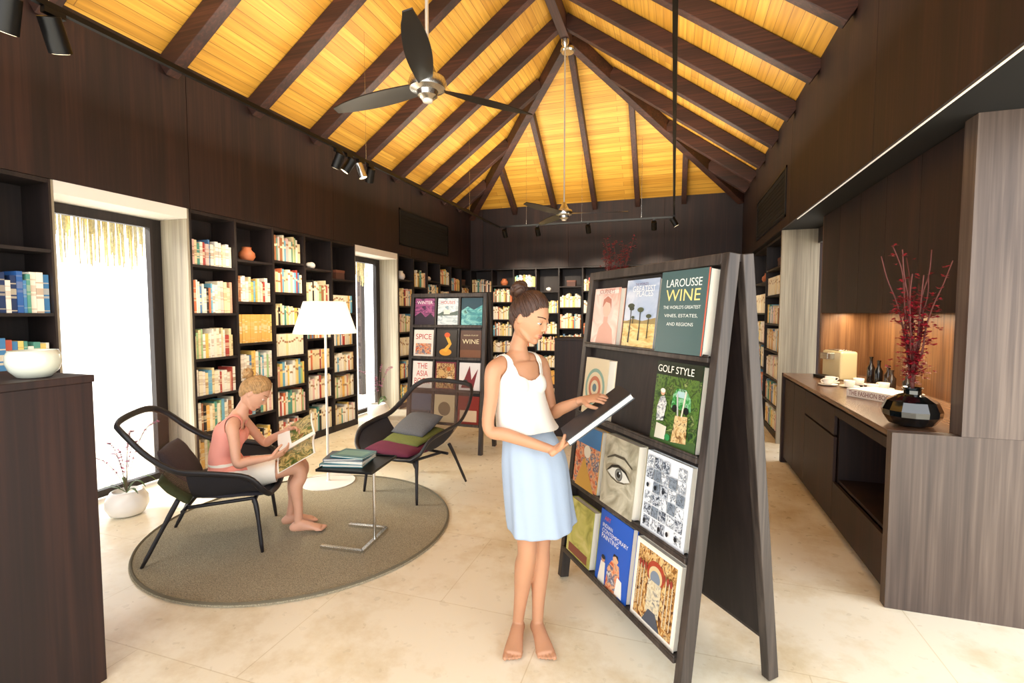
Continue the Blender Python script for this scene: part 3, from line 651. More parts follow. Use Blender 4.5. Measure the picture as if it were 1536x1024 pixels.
def cup(p,i):
    e=empty('coffee_cup',T(*p)@RZ(40*i),'small white coffee cup on a saucer on the counter','cup',group='white coffee cups on the counter')
    mb=MB(); mb.lathe([(.03,.012),(.04,.03),(.042,.06),(.039,.06),(.036,.03),(.01,.016)],WHITE); mb.done('cup_body',smooth=True,parent=e)
    mb=MB(); mb.lathe([(.03,0),(.045,.004),(.075,.012),(.073,.015),(.03,.0085)],WHITE); mb.done('saucer',smooth=True,parent=e)
    mb=MB(); mb.tube(cat_pts([(.04,0,.05),(.06,0,.052),(.064,0,.038),(.052,0,.026),(.04,0,.026)],4),.004,WHITE,n=8); mb.done('handle',smooth=True,parent=e)
for i,p in enumerate([(1.36,5.12),(1.56,5.05),(1.44,4.88),(1.66,4.80),(1.54,4.66),(1.30,4.95)]): cup((p[0],p[1],ZC+.0005),i)
for i,(x,y,hh,c) in enumerate([(1.74,5.15,.2,'#101010'),(1.76,5.0,.17,'#2a1c14'),(1.76,4.93,.14,'#3a2c24'),(1.80,4.74,.13,'#2d2a28'),(1.73,5.3,.22,'#1b1512')]):
    mb=MB(); mb.lathe([(.03,0),(.032,.01),(.032,hh*.6),(.014,hh*.78),(.013,hh),(.016,hh+.005),(.016,hh+.015)],pmat('bottle_'+c[1:],c,.1,coat=.5),n=20)
    top(mb.done('bottle',smooth='auto',M=T(x,y,ZC)),'small dark glass bottle at the back of the counter','bottle')

# ------------------------------------------------------------------ rug, lamp, side table
RUG=pmat('rug_wool','#a0977f',.95,var=.45,scale=160,bump=.8)
mb=MB(); mb.lathe([(1.06,0),(1.075,.004),(1.07,.012),(1.04,.014),(.0,.014)],RUG,n=96,cap=False)
rg=mb.done('rug',smooth='auto',M=T(-2.62,3.0,.0006)); top(rg,'round grey-beige woven rug under the lounge chairs','rug')
mb=MB(); mb.loft([(V((1.062*math.cos(i*math.pi/48),1.062*math.sin(i*math.pi/48),.011)),.014,.009) for i in range(96)],pmat('rug_edge','#6a6350',.9),n=6,closed=True,side=Z3); o=mb.done('rug_border',parent=rg)
E=T(-3.06,3.80,.0146); e=empty('floor_lamp',E,'slim white floor lamp with a tapered glowing shade','lamp')
LW=pmat('lamp_white','#f4f1ea',.3)
mb=MB(); mb.lathe([(.24,0),(.24,.008),(.02,.014),(.012,.03)],LW,n=48); mb.done('base',smooth='auto',parent=e)
mb=MB(); mb.cyl((0,0,.01),(0,0,1.56),.011,LW); mb.done('pole',smooth='auto',parent=e)
SH=pmat('shade_fabric','#fff2d8',.9,emit=1.0)
mb=MB(); mb.lathe([(.28,1.40),(.185,1.69)],SH,n=48,cap=False); o=mb.done('shade',smooth=True,parent=e); s_=o.modifiers.new('s','SOLIDIFY'); s_.thickness=.003
mb=MB(); mb.ell((0,0,1.59),(.035,.035,.05),pmat('bulb','#ffe6b8',.5,emit=6)); mb.done('bulb',smooth=True,parent=e)
E=T(-2.07,2.88,.0146); e=empty('side_table',E,'small square side table with black tray top and steel base','table')
mb=MB()
for a,b_ in (((-.17,-.19,.012),(.14,-.17,.012)),((.14,-.17,.012),(.1,.19,.012)),((.1,.19,.012),(-.2,.16,.012))): mb.beam(a,b_,.028,.022,CHROME)
mb.done('base',parent=e,bevel=.002)
mb=MB(); mb.cyl((.12,.01,.02),(.12,.01,.535),.011,CHROME); mb.done('pole',smooth='auto',parent=e)
mb=MB(); mb.box((-.2,-.2,.535),(.2,.2,.541),BLACK)
for a,b_ in (((-.2,-.2,.541),(.2,-.195,.552)),((-.2,.195,.541),(.2,.2,.552)),((-.2,-.195,.541),(-.195,.195,.552)),((.195,-.195,.541),(.2,.195,.552))): mb.box(a,b_,BLACK)
mb.done('table_top',parent=e,M=None).rotation_euler=(0,0,math.radians(8))
ts=[(-.05,-.15,.3,.22,.022,'#2f7f8c',14),(-.04,-.14,.28,.21,.018,'#dfe4e0',8),(-.04,-.14,.27,.2,.016,'#1d3a5c',20),(-.02,-.13,.25,.18,.014,'#2f7d84',2)]
z=.5570
for i,(dx,dy,w,h,t,c,rz) in enumerate(ts):
    cover_book(T(-2.07+dx,2.88+dy+.03,z)@RZ(rz),w,h,t,c,[('r',.1,.2,.9,.8,['#8fc0c0','#f2f2ee','#2c5a80','#7ab0a8'][i])],label=['teal','white','navy','pale teal'][i]+' book in the stack on the side table',group='stack of books on the side table')
    z+=t+.001

# ------------------------------------------------------------------ potted orchids
def orchid(M,s,label,seed):
    R=random.Random(seed); e=empty('potted_plant',M,label,'plant')
    mb=MB(); mb.lathe([(.08*s,0),(.13*s,.02*s),(.165*s,.09*s),(.16*s,.16*s),(.12*s,.22*s),(.105*s,.225*s),(.11*s,.2*s),(.02*s,.19*s)],WHITE); mb.done('pot',smooth=True,parent=e)
    G=pmat('leaf_green','#4d6b34',.5,var=.3,scale=20); PK=pmat('orchid_pink','#b05880',.5,var=.3,scale=30); ST=pmat('stem','#6c5c48',.7)
    lf=MB(); fl=MB()
    for k in range(6):
        a=R.uniform(0,6.28); L=R.uniform(.12,.22)*s*1.2; up=R.uniform(.2,.6)
        d=V((math.cos(a),math.sin(a),0)); sd=V((-d.y,d.x,0)); c=V((0,0,.2*s)); prev=None
        for j in range(7):
            t=j/6; p=c+d*L*t+Z3*(L*up*4*t*(1-t*.8)); w=.014*s*math.sin(math.pi*(t*.85+.1))
            q=(lf.bm.verts.new(p-sd*w),lf.bm.verts.new(p+sd*w))
            if prev: lf.f([prev[0],prev[1],q[1],q[0]],G)
            prev=q
    lf.done('leaves',smooth=True,parent=e)
    for k in range(8):
        a=R.uniform(0,6.28); s2=R.uniform(.1,.30)*s; H=R.uniform(.35,.62)*s
        P=cat_pts([(0,0,.2*s),(math.cos(a)*s2*.3,math.sin(a)*s2*.3,.2*s+H*.5),(math.cos(a)*s2*.8,math.sin(a)*s2*.8,.2*s+H*.9),(math.cos(a)*s2*1.3,math.sin(a)*s2*1.3,.2*s+H)],5)
        q=MB(); q.tube(P,.0022*s,ST,n=6); q.done('stem',smooth=True,parent=e)
        for p in P[5:]:
            if R.random()<.85:
                for f in range(5):
                    an=f*1.256; dd=V((math.cos(an),math.sin(an),R.uniform(-.3,.5))).normalized(); sd=dd.cross(Z3).normalized(); z=.021*s
                    fl.poly([p,p+dd*z*.6+sd*z*.45,p+dd*z*1.2,p+dd*z*.6-sd*z*.45],PK)
    o=fl.done('flowers',parent=e); o['kind']='stuff'
orchid(T(-4.10,2.70,.001),.88,'white round pot with a pink orchid beside the glass door',2)
orchid(T(-4.25,6.45,.001),1.0,'white round pot with pink flowers by the second window',4)

# ------------------------------------------------------------------ fans & tracks
def fan(x,y,z,rod,angs,L,label):
    E=T(x,y,z); e=empty('ceiling_fan',E,label,'ceiling fan')
    mb=MB(); mb.cyl((0,0,.1),(0,0,rod-z),.012,pmat('rod_white','#d9d9d4',.3,.6)); mb.done('rod',smooth='auto',parent=e)
    mb=MB(); mb.lathe([(.0,-.085),(.04,-.08),(.065,-.06),(.07,-.03),(.115,-.015),(.125,.02),(.115,.05),(.07,.07),(.05,.11),(.03,.16),(.014,.17)],CHROME,n=40); mb.done('motor_housing',smooth='auto',parent=e)
    mb=MB(); mb.lathe([(0,-.1),(.03,-.097),(.036,-.084)],pmat('cap_white','#fff8ea',.3)); mb.done('cap',smooth=True,parent=e)
    mb=MB(); mb.lathe([(.02,rod-z-.12),(.055,rod-z-.07),(.055,rod-z-.01)],CHROME); mb.done('canopy',smooth='auto',parent=e)
    BM=pmat('fan_blade','#1c1918',.35)
    for a in angs:
        mb=MB(); n=14; prev=None; ra=math.radians(a)
        for j in range(n+1):
            t=j/n; rr=.1+(L-.1)*t; wd=.045+.03*math.sin(math.pi*min(1,t*1.1))-.02*max(0,t-.85)/.15
            ring=[]
            for u_,zz in ((-1,.004),(1,.004),(1,-.004),(-1,-.004)):
                px=rr; py=u_*wd; pz=zz+u_*.018*(1-.5*t)
                ring.append(mb.bm.verts.new(V((px*math.cos(ra)-py*math.sin(ra),px*math.sin(ra)+py*math.cos(ra),pz))))
            if prev:
                for k in range(4): mb.f([prev[k],prev[(k+1)%4],ring[(k+1)%4],ring[k]],BM)
            else: mb.f(ring,BM)
            prev=ring
        mb.f(prev[::-1],BM); mb.done('blade',smooth='auto',parent=e)
fan(XC,2.97,3.07,ZR-.30,(51,171,291),.82,'steel ceiling fan with three dark blades hanging from the ridge')
fan(XC,7.2,3.05,ZR-.30,(8,128,248),.92,'steel ceiling fan with three blades below the roof apex')
mb=MB(); mb.lathe([(.09,0),(.11,.02),(.10,.06),(.04,.1)],CHROME,c=(XC,7.38,ZR-.40)); top(mb.done('apex_fitting',smooth='auto',recenter=True),'round metal fitting where the hip rafters meet','fitting')
ZT=3.25; TX=-3.22; TYF=9.05; TX2=-.02
for a,b_ in (((TX,.4,ZT),(TX,TYF,ZT)),((TX+.02,TYF,ZT),(TX2-.02,TYF,ZT)),((TX2,.4,ZT),(TX2,TYF,ZT))):
    mb=MB(); mb.beam(a,b_,.030,.032,BLACK); o=mb.done('lighting_track',recenter=True); top(o,'suspended black lighting track for spotlights','light track')
    A,B=V(a),V(b_); oM=Matrix.Translation(o.location)
    for k in range(3):
        p=A+(B-A)*(k+.5)/3
        zt=(ZE+SL*min(p.x-XL,XR-p.x,YF-p.y))-.01
        q=MB(); q.tube([p+Z3*.017,V((p.x,p.y,zt))],.002,CHROME,n=6); q.done('suspension_cable',parent=o,pM=oM)
LENS=pmat('lens_glow','#ffe9c0',.3,emit=4)
def spot(x,y,dirv,power=0,s=1.0,c=BLACK):
    E=T(x,y,ZT-.018); e=empty('track_spotlight',E,'black cylindrical track spotlight hanging from the track','spotlight',group='spotlights on the ceiling track')
    mb=MB(); mb.box((-.018,-.05,-.03),(.018,.05,0),BLACK); mb.done('adapter',parent=e)
    mb=MB(); mb.cyl((0,0,-.03),(0,0,-.08),.008,BLACK); mb.done('stem',parent=e,smooth='auto')
    d=V(dirv).normalized(); p=V((0,0,-.105*s))
    mb=MB(); mb.loft([(p-d*.07*s,.045*s,.045*s),(p+d*.08*s,.047*s,.047*s)],c,n=28,dome=0); mb.done('lamp_head',smooth='auto',parent=e)
    mb=MB(); mb.loft([(p+d*.0805*s,.038*s,.038*s),(p+d*.082*s,.038*s,.038*s)],LENS,n=28,dome=0); mb.done('lens',parent=e)
    if power:
        L=bpy.data.lights.new('spot_beam','SPOT'); L.energy=power; L.spot_size=math.radians(75); L.spot_blend=.7; L.color=(1,.86,.66); L.shadow_soft_size=.04
        lo=bpy.data.objects.new('spot_beam',L); COL.objects.link(lo); lo.parent=e
        lo.matrix_local=Matrix.Translation(p+d*.1*s)@d.to_track_quat('-Z','Y').to_matrix().to_4x4()
spot(TX,1.66,(-.5,.1,-1),0,1.15); spot(TX,1.86,(-.3,.5,-1),60,1.15)
for y,d in ((4.25,(-.6,.1,-1)),(4.42,(-.6,-.3,-1)),(4.62,(.3,.2,-1)),(4.80,(-.5,.4,-1))): spot(TX,y,d,100 if y in (4.25,4.8) else 0,1.0,BLACK if y!=4.62 else CHROME)
for x in (-3.1,-2.45,-1.5,-.35): spot(x,TYF,(0,.8,-1),130,1.0)
spot(TX2,8.8,(.6,.2,-1),130,1.0)

# ------------------------------------------------------------------ lounge chairs
SLING=bpy.data.materials.new('sling_mesh'); SLING.use_nodes=True
b=SLING.node_tree.nodes['Principled BSDF']; b.inputs['Base Color'].default_value=lin('#5c443a'); b.inputs['Roughness'].default_value=.8; b.inputs['Alpha'].default_value=.5
SEATF=pmat('seat_fabric','#1c1a20',.85,var=.2,scale=200)
BLACK2=pmat('black_leather_frame','#17151a',.45)
def chair(M,label):
    e=empty('lounge_chair',M,label,'chair')
    edge=cat_pts([(.05,.30,.385),(.02,.37,.44),(-.06,.405,.54),(-.24,.42,.585),(-.44,.42,.62),(-.59,.40,.72),(-.71,.36,.84),(-.78,.30,.895)],4)
    cen=cat_pts([(.07,0,.37),(-.02,0,.365),(-.15,0,.35),(-.30,0,.33),(-.45,0,.36),(-.57,0,.52),(-.68,0,.72),(-.805,0,.915)],4)
    mb=MB(); rows=[]; nt_=16
    for A,C_ in zip(edge,cen):
        row=[]
        for j in range(nt_+1):
            t=-1+2*j/nt_; k=abs(t)**2.6
            row.append(mb.bm.verts.new(V((C_.x+(A.x-C_.x)*k,A.y*t,C_.z+(A.z-C_.z)*k))))
        rows.append(row)
    for i,(A,B) in enumerate(zip(rows,rows[1:])):
        for j in range(nt_): mb.f([A[j],A[j+1],B[j+1],B[j]],SLING if i>14 else SEATF)
    o=mb.done('sling_seat',smooth=True,parent=e)
    loop=[V((p.x,p.y,p.z)) for p in edge]+cat_pts([(-.78,.30,.895),(-.80,.2,.912),(-.807,0,.917),(-.80,-.2,.912),(-.78,-.30,.895)],3)[1:-1]+[V((p.x,-p.y,p.z)) for p in reversed(edge)]+cat_pts([(.05,-.30,.385),(.068,-.15,.373),(.072,0,.37),(.068,.15,.373),(.05,.30,.385)],3)[1:-1]
    mb=MB(); mb.loft([(p,.023,.014) for p in loop],BLACK2,n=10,closed=True); mb.done('frame',smooth=True,parent=e)
    for sy in (1,-1):
        q=MB(); q.tube(cat_pts([(-.05,sy*.27,.36),(-.03,sy*.285,.28),(.0,sy*.31,.0005)],4),[.016]*5+[.013]*3+[.010],BLACK2,n=12); q.done('leg',smooth=True,parent=e)
        q=MB(); q.tube(cat_pts([(-.48,sy*.27,.40),(-.53,sy*.285,.3),(-.68,sy*.31,.0005)],4),[.016]*5+[.013]*3+[.010],BLACK2,n=12); q.done('leg',smooth=True,parent=e)
    q=MB(); q.tube([(-.05,-.27,.335),(-.05,.27,.335)],.013,BLACK2); q.tube([(-.46,-.27,.315),(-.46,.27,.315)],.013,BLACK2); q.tube([(-.05,-.2,.335),(-.46,-.2,.315)],.012,BLACK2); q.tube([(-.05,.2,.335),(-.46,.2,.315)],.012,BLACK2); q.done('seat_rail',smooth='auto',parent=e)
def cushion(M,sx,sy,sz,col,label,seed=1):
    mb=MB(); m=pmat('cushion_'+col[1:],col,.9,var=.15,scale=120); n=24
    def P(u,v,s):
        e_=(1-abs(u)**3.2)*(1-abs(v)**3.2); e_=max(e_,0)**.5
        k=1-.06*(abs(u*v))
        return V((u*sx/2*k,v*sy/2*k,s*(sz/2)*e_+.004*noise.noise(V((u*2+seed,v*2,s)))))
    g={}
    for s in (1,-1):
        for i in range(n+1):
            for j in range(n+1):
                if s==-1 and (i in (0,n) or j in (0,n)): g[(s,i,j)]=g[(1,i,j)]; continue
                g[(s,i,j)]=mb.bm.verts.new(P(-1+2*i/n,-1+2*j/n,s))
        for i in range(n):
            for j in range(n):
                q=[g[(s,i,j)],g[(s,i+1,j)],g[(s,i+1,j+1)],g[(s,i,j+1)]]
                mb.f(q if s==1 else q[::-1],m)
    o=mb.done('cushion',smooth=True,M=M); top(o,label,'cushion'); return o
MC1=T(-2.75,2.77,.0146)@RZ(36); MC2=T(-2.29,3.62,.0146)@RZ(-103)
chair(MC1,'black framed mesh lounge chair with a seated woman'); chair(MC2,'black framed mesh lounge chair with stacked cushions')
cushion(MC2@T(-.2,0,.415)@RY(3),.52,.54,.09,'#5c1632','maroon seat cushion on the lounge chair',2)
cushion(MC2@T(-.30,.01,.488)@RY(12),.40,.44,.065,'#5e642c','olive green cushion lying on the maroon cushion',3)
cushion(MC2@T(-.37,-.01,.57)@RY(24),.34,.40,.08,'#55565a','dark grey cushion on top of the green one',4)
cushion(MC1@T(-.19,0,.372)@RY(3),.46,.48,.05,'#2c2a30','dark flat seat cushion under the seated woman',5)
cushion(MC1@T(-.54,.02,.56)@RY(60),.32,.42,.09,'#3a3032','dark brown cushion behind the seated woman',6)
cushion(MC1@T(-.50,-.22,.47)@RY(46)@RZ(8),.24,.24,.06,'#383c1e','dark olive cushion at the side of the chair',7)

# ------------------------------------------------------------------ people
def bake(mb,voxel,iters=6,fac=.5):
    o=mb.done('tmp_body')
    rm=o.modifiers.new('r','REMESH'); rm.mode='VOXEL'; rm.voxel_size=voxel; rm.use_smooth_shade=True
    sm=o.modifiers.new('s','SMOOTH'); sm.factor=fac; sm.iterations=iters
    bpy.context.view_layer.update(); dg=bpy.context.evaluated_depsgraph_get()
    me=bpy.data.meshes.new_from_object(o.evaluated_get(dg)); bpy.data.objects.remove(o)
    for p in me.polygons: p.use_smooth=True
    return me
def skin(name,col):
    m=pmat(name,col,.5,var=.06,scale=9); b=m.node_tree.nodes['Principled BSDF']
    b.inputs['Subsurface Weight'].default_value=.12; b.inputs['Subsurface Radius'].default_value=(.02,.008,.004); b.inputs['Subsurface Scale'].default_value=.5
    return m
def limb(mb,P,R,m,side=None):
    n=len(P); pts=cat_pts(P,6); rr=cat_pts([(a,b,0) for a,b in R],6)
    mb.loft([(p,max(r.x,.004),max(r.y,.004)) for p,r in zip(pts,rr)],m,n=40,side=side)
def torso(mb,secs,m):
    P=cat_pts([s[0] for s in secs],6); R=cat_pts([(s[1],s[2],0) for s in secs],6); S=cat_pts([V(s[3]).normalized() for s in secs],6)
    mb.loft([(p,r.x,r.y,s) for p,r,s in zip(P,R,S)],m,n=60)
def hand(mb,wrist,d,n_,thumb,curl,m,s=1.0,tc=.6):
    wrist=V(wrist); d=V(d).normalized(); n_=V(n_); n_=(n_-d*n_.dot(d)).normalized(); sd=d.cross(n_).normalized()
    if sd.dot(V(thumb))<0: sd=-sd
    mb.loft([(wrist-d*.02,.024*s,.018*s),(wrist+d*.01*s,.026*s,.017*s),(wrist+d*.045*s,.036*s,.014*s),(wrist+d*.08*s,.037*s,.0115*s)],m,n=24,side=sd)
    for k,(off,L,sp) in enumerate(((.030,.070,.12),(.0102,.079,.04),(-.0096,.073,-.04),(-.029,.057,-.14))):
        p=wrist+d*(.078-(.008 if k==3 else 0))*s+sd*off*s; dd=(d+sd*sp).normalized()
        pts=[p-dd*.015*s,p]
        for f in (.45,.32,.25):
            ang=curl[k] if isinstance(curl,(list,tuple)) else curl
            nn=(n_-dd*n_.dot(dd)).normalized()
            dd=(dd*math.cos(ang)+nn*math.sin(ang)).normalized()
            p=p+dd*L*f*s; pts.append(p)
        mb.loft([(q,r_*s,r_*s*.92) for q,r_ in zip(pts,(.0085,.0082,.0078,.0072,.006))],m,n=14,side=sd)
    p=wrist+d*.02*s+sd*.022*s; dd=(d*.65+sd*.75+n_*.25*tc).normalized(); pts=[p,p+dd*.035*s]
    dd=(d*.85+sd*.25+n_*.45*tc).normalized(); pts.append(pts[-1]+dd*.03*s); dd=(d*.9-sd*.1+n_*.6*tc).normalized(); pts.append(pts[-1]+dd*.024*s)
    mb.loft([(q,r_*s,r_*s) for q,r_ in zip(pts,(.014,.011,.0095,.0075))],m,n=14)
def foot(mb,ank,d,m,s=1.0,inner=1):
    ank=V(ank); d=V(d); d.z=0; d.normalize(); sd=V((d.y,-d.x,0)); z0=ank.z-.078
    def q(f,z): return V((ank.x,ank.y,z0+z))+d*f*s
    mb.loft([(q(-.05,.028),.022,.024),(q(-.03,.036),.03,.034),(q(.01,.048),.032,.045),(q(.06,.038),.035,.034),(q(.11,.026),.042,.023),(q(.15,.018),.045,.015)],m,n=30,side=sd)
    for k,(o_,L,r_) in enumerate(((-.032,.048,.0125),(-.0105,.046,.0085),(.0075,.040,.008),(.0235,.034,.0075),(.038,.027,.007))):
        p=q(.142,.014)+sd*o_*inner
        mb.loft([(p-d*.02,r_,r_),(p,r_,r_*.95),(p+d*L*.5+V((0,0,-.001)),r_*1.05,r_),(p+d*L*.85-V((0,0,.003)),r_*.85,r_*.8)],m,n=12,side=sd)
def head_parts(mb,M,m,s=1.0):
    R3=M.to_3x3(); n=64;k=44; rings=[]
    def warp(p):
        x,y,z=p
        X=x*.072; Y=y*.092; Zz=z*.114
        if z<0:
            q=-z; X*=1-.10*q**1.5
            if y<0: Y*=1-.40*q
            else: Y*=1+.30*q*q
        if y>0: X*=1-.05*y
        for sx in (-1,1):
            if y>0:
                dx=(X-sx*.030)/.016; dzz=(Zz-.010)/.012; Y-=.008*math.exp(-dx*dx-dzz*dzz)
                dx=(X-sx*.036)/.022; dzz=(Zz+.022)/.02; Y+=.003*math.exp(-dx*dx-dzz*dzz)
                dx=(X-sx*.028)/.02; dzz=(Zz-.030)/.008; Y+=.002*math.exp(-dx*dx-dzz*dzz)
        return V((X,Y,Zz))*s
    for i in range(1,k):
        ph=-math.pi/2+math.pi*i/k
        rings.append([mb.bm.verts.new(M@warp((math.cos(ph)*math.cos(2*math.pi*j/n),math.cos(ph)*math.sin(2*math.pi*j/n),math.sin(ph)))) for j in range(n)])
    for A,B in zip(rings,rings[1:]):
        for j in range(n): mb.f([A[j],A[(j+1)%n],B[(j+1)%n],B[j]],m)
    mb.f(rings[0][::-1],m); mb.f(rings[-1],m)
    def L(secs): mb.loft([(M@(V(p)*s),a*s,b*s) for p,a,b in secs],m,n=16,side=R3@V((1,0,0)))
    L([((0,.083,.026),.0075,.006),((0,.091,.006),.0075,.007),((0,.0985,-.012),.0085,.008),((0,.1005,-.021),.0105,.0085)])
    for sx in (-1,1):
        mb.ell(M@(V((sx*.0095,.0935,-.0245))*s),(.0065*s,.008*s,.006*s),m)
        mb.ell(M@(V((sx*.0305,.0735,.0150))*s),(.0150*s,.0125*s,.0085*s),m,M=R3)
        mb.ell(M@(V((sx*.0305,.0735,-.0005))*s),(.0130*s,.0105*s,.0050*s),m,M=R3)
        L([((sx*.052,.002,-.048),.013,.016),((sx*.046,.028,-.066),.014,.015),((sx*.030,.054,-.084),.015,.014),((sx*.010,.066,-.093),.014,.013)])
    mb.ell(M@(V((0,.066,-.090))*s),(.023*s,.021*s,.017*s),m,M=R3)
    mb.ell(M@(V((0,.078,-.056))*s),(.026*s,.015*s,.020*s),m,M=R3)
    for sx in (-1,1):
        mb.ell(M@(V((sx*.072,-.006,-.004))*s),(.006*s,.016*s,.029*s),m,M=R3@Matrix.Rotation(.2*sx,3,'Z')@Matrix.Rotation(-.15,3,'X'))
HLINE=[(-.2,-.088),(-.06,-.088),(-.042,-.066),(-.026,-.020),(-.010,.012),(.010,.006),(.028,.016),(.042,.044),(.054,.068),(.066,.080),(.2,.086)]
def head_details(e,M,s,hair_m,brow,eye,lip,bun,strand_seed=1,volume=.13,nst=170):
    R3=M.to_3x3()
    for sx in (-1,1):
        q=MB(); q.ell(M@(V((sx*.0305,.0735,.0065))*s),(.0115*s,.0105*s,.0085*s),pmat('eye_white','#e6ddd4',.3),M=R3)
        q.ell(M@(V((sx*.0305,.0805,.0045))*s),(.0052*s,.0045*s,.0050*s),pmat('iris_'+eye[1:],eye,.15),M=R3); q.done('eye',smooth=True,parent=e)
        q=MB(); q.loft([(M@(V((sx*(.013+.0088*j),.0895-.0022*j-.0011*j*j,.0335+.003*math.sin(j*.8)))*s),.0016*s,.0024*s) for j in range(5)],brow,n=8); q.done('eyebrow',smooth=True,parent=e)
        q=MB(); q.loft([(M@(V((sx*(.0185+.006*j),.0855-.0008*(j-2)**2-.0006*j,.0072-.0010*abs(j-2)))*s),.0016*s,.0014*s) for j in range(5)],brow,n=8); q.done('eyelash',smooth=True,parent=e)
    q=MB(); q.loft([(M@(V((x,.0925-abs(x)*abs(x)*24,-.0520+.002*abs(abs(x)-.006)/.02))*s),.0024*s,.0034*s) for x in (-.020,-.014,-.006,0,.006,.014,.020)],lip,n=8)
    q.loft([(M@(V((x,.0920-abs(x)*abs(x)*24,-.0588))*s),.0030*s,.0040*s) for x in (-.015,-.01,0,.01,.015)],lip,n=8); q.done('lips',smooth=True,parent=e)
    mb=MB(); n=72;k=46; grid=[]
    def surf(d,extra=0):
        x,y,z=d; X=x*.072; Y=y*.092; Zz=z*.114
        if z<0:
            X*=1-.20*(-z)**1.5
            if y<0: Y*=1-.38*(-z)
        hl=interp(Y,HLINE); t=max(0,min(1,(Zz-hl+.002)/.06)); t=t*t*(3-2*t)
        fr=1-.55*max(0,min(1,(Y-.0)/.07))
        return V((X,Y-.003,Zz))*(1.025+volume*t*fr+extra)*s, Zz-hl
    for i in range(k+1):
        ph=-math.pi/2+math.pi*i/k; row=[]
        for j in range(n):
            th=2*math.pi*j/n; row.append(surf((math.cos(ph)*math.cos(th),math.cos(ph)*math.sin(th),math.sin(ph))))
        grid.append(row)
    vv=[[mb.bm.verts.new(M@p[0]) for p in r_] for r_ in grid]
    for i in range(k):
        for j in range(n):
            q=[(i,j),(i,(j+1)%n),(i+1,(j+1)%n),(i+1,j)]
            if all(grid[a][b_][1]>-.003 for a,b_ in q): mb.f([vv[a][b_] for a,b_ in q],hair_m)
    for v in list(mb.bm.verts):
        if not v.link_faces: mb.bm.verts.remove(v)
    bmesh.ops.remove_doubles(mb.bm,verts=mb.bm.verts,dist=1e-5)
    c=V(bun[0])*s; r_=bun[1]*s; bd_=V((c.x/.073,c.y/.093,c.z/.114)).normalized()
    R=random.Random(strand_seed)
    for t in range(nst):
        th=R.uniform(0,2*math.pi)
        best=None
        for a in range(60):
            ph=math.pi/2-a*.05
            d=(math.cos(ph)*math.cos(th),math.cos(ph)*math.sin(th),math.sin(ph)); P_,hh=surf(d)
            if hh<.004: best=V(d); break
        if best is None: continue
        pts=[]; wob=R.uniform(-.07,.07)
        for j in range(9):
            u=j/8; d=(best*(1-u)+bd_*u+V((wob*math.sin(u*3.1),0,wob*math.sin(u*3.1)))).normalized()
            P_,hh=surf(tuple(d),R.uniform(-.004,.010)); pts.append(M@P_)
        mb.loft([(p,(.0040 if j<7 else .003)*s*(.5 if j==0 else 1),.0028*s) for j,p in enumerate(pts)],hair_m,n=6)
    for t in range(20):
        ax=V((R.gauss(0,.5),R.gauss(0,1),R.gauss(0,.7))).normalized(); u1=ax.orthogonal().normalized(); u2=ax.cross(u1); off=V((R.uniform(-.25,.25),R.uniform(-.25,.25),R.uniform(-.25,.25)))*r_
        pts=[M@(c+off+(u1*math.cos(j*.5)+u2*math.sin(j*.5))*r_*.62) for j in range(11)]
        mb.loft([(p,r_*.24,r_*.20) for p in pts],hair_m,n=8)
    mb.ell(M@c,(r_*.85,r_*.8,r_*.8),hair_m,M=R3)
    for t in range(18):
        a=R.uniform(-1,1); p0=V((a*.06,-.05+R.uniform(-.03,.06),.11)); d=V((R.uniform(-.02,.02),-.02,R.uniform(.0,.02)))
        mb.tube([M@(p0*s),M@((p0+d)*s),M@((p0+d*1.6+V((R.uniform(-.015,.015),0,-.01)))*s)],[.0012,.0009,.0004],hair_m,n=5)
    mb.done('hair',smooth=True,parent=e)
def garment(name,me,pred,off,mat,parent,th=.003,its=4):
    bm=bmesh.new(); bm.from_mesh(me); bm.normal_update()
    moves={}; kill=[]
    for v in bm.verts:
        if pred(v.co,v.normal): moves[v]=v.co+(off(v.co,v.normal) if callable(off) else v.normal*off)
        else: kill.append(v)
    for v,c in moves.items(): v.co=c
    bmesh.ops.delete(bm,geom=kill,context='VERTS')
    for _ in range(its): bmesh.ops.smooth_vert(bm,verts=bm.verts,factor=.5,use_axis_x=True,use_axis_y=True,use_axis_z=True)
    m2=bpy.data.meshes.new(name); bm.to_mesh(m2); bm.free(); m2.materials.clear(); m2.materials.append(mat)
    for p in m2.polygons: p.use_smooth=True; p.material_index=0
    o=bpy.data.objects.new(name,m2); COL.objects.link(o); o.parent=parent
    s=o.modifiers.new('s','SOLIDIFY'); s.thickness=th; s.offset=1
    return o
def segd(p,a,b):
    a,b=V(a),V(b); ab=b-a; t=max(0,min(1,(p-a).dot(ab)/ab.length_squared)); return (p-(a+ab*t)).length
def headM(c,fwd,up=(0,0,1)):
    y=V(fwd).normalized(); z=V(up); z=(z-y*z.dot(y)).normalized(); x=y.cross(z); return basis(c,x,y,z)

SK1=skin('tan_skin','#bf8c6a'); SK2=skin('fair_skin','#d8a488')
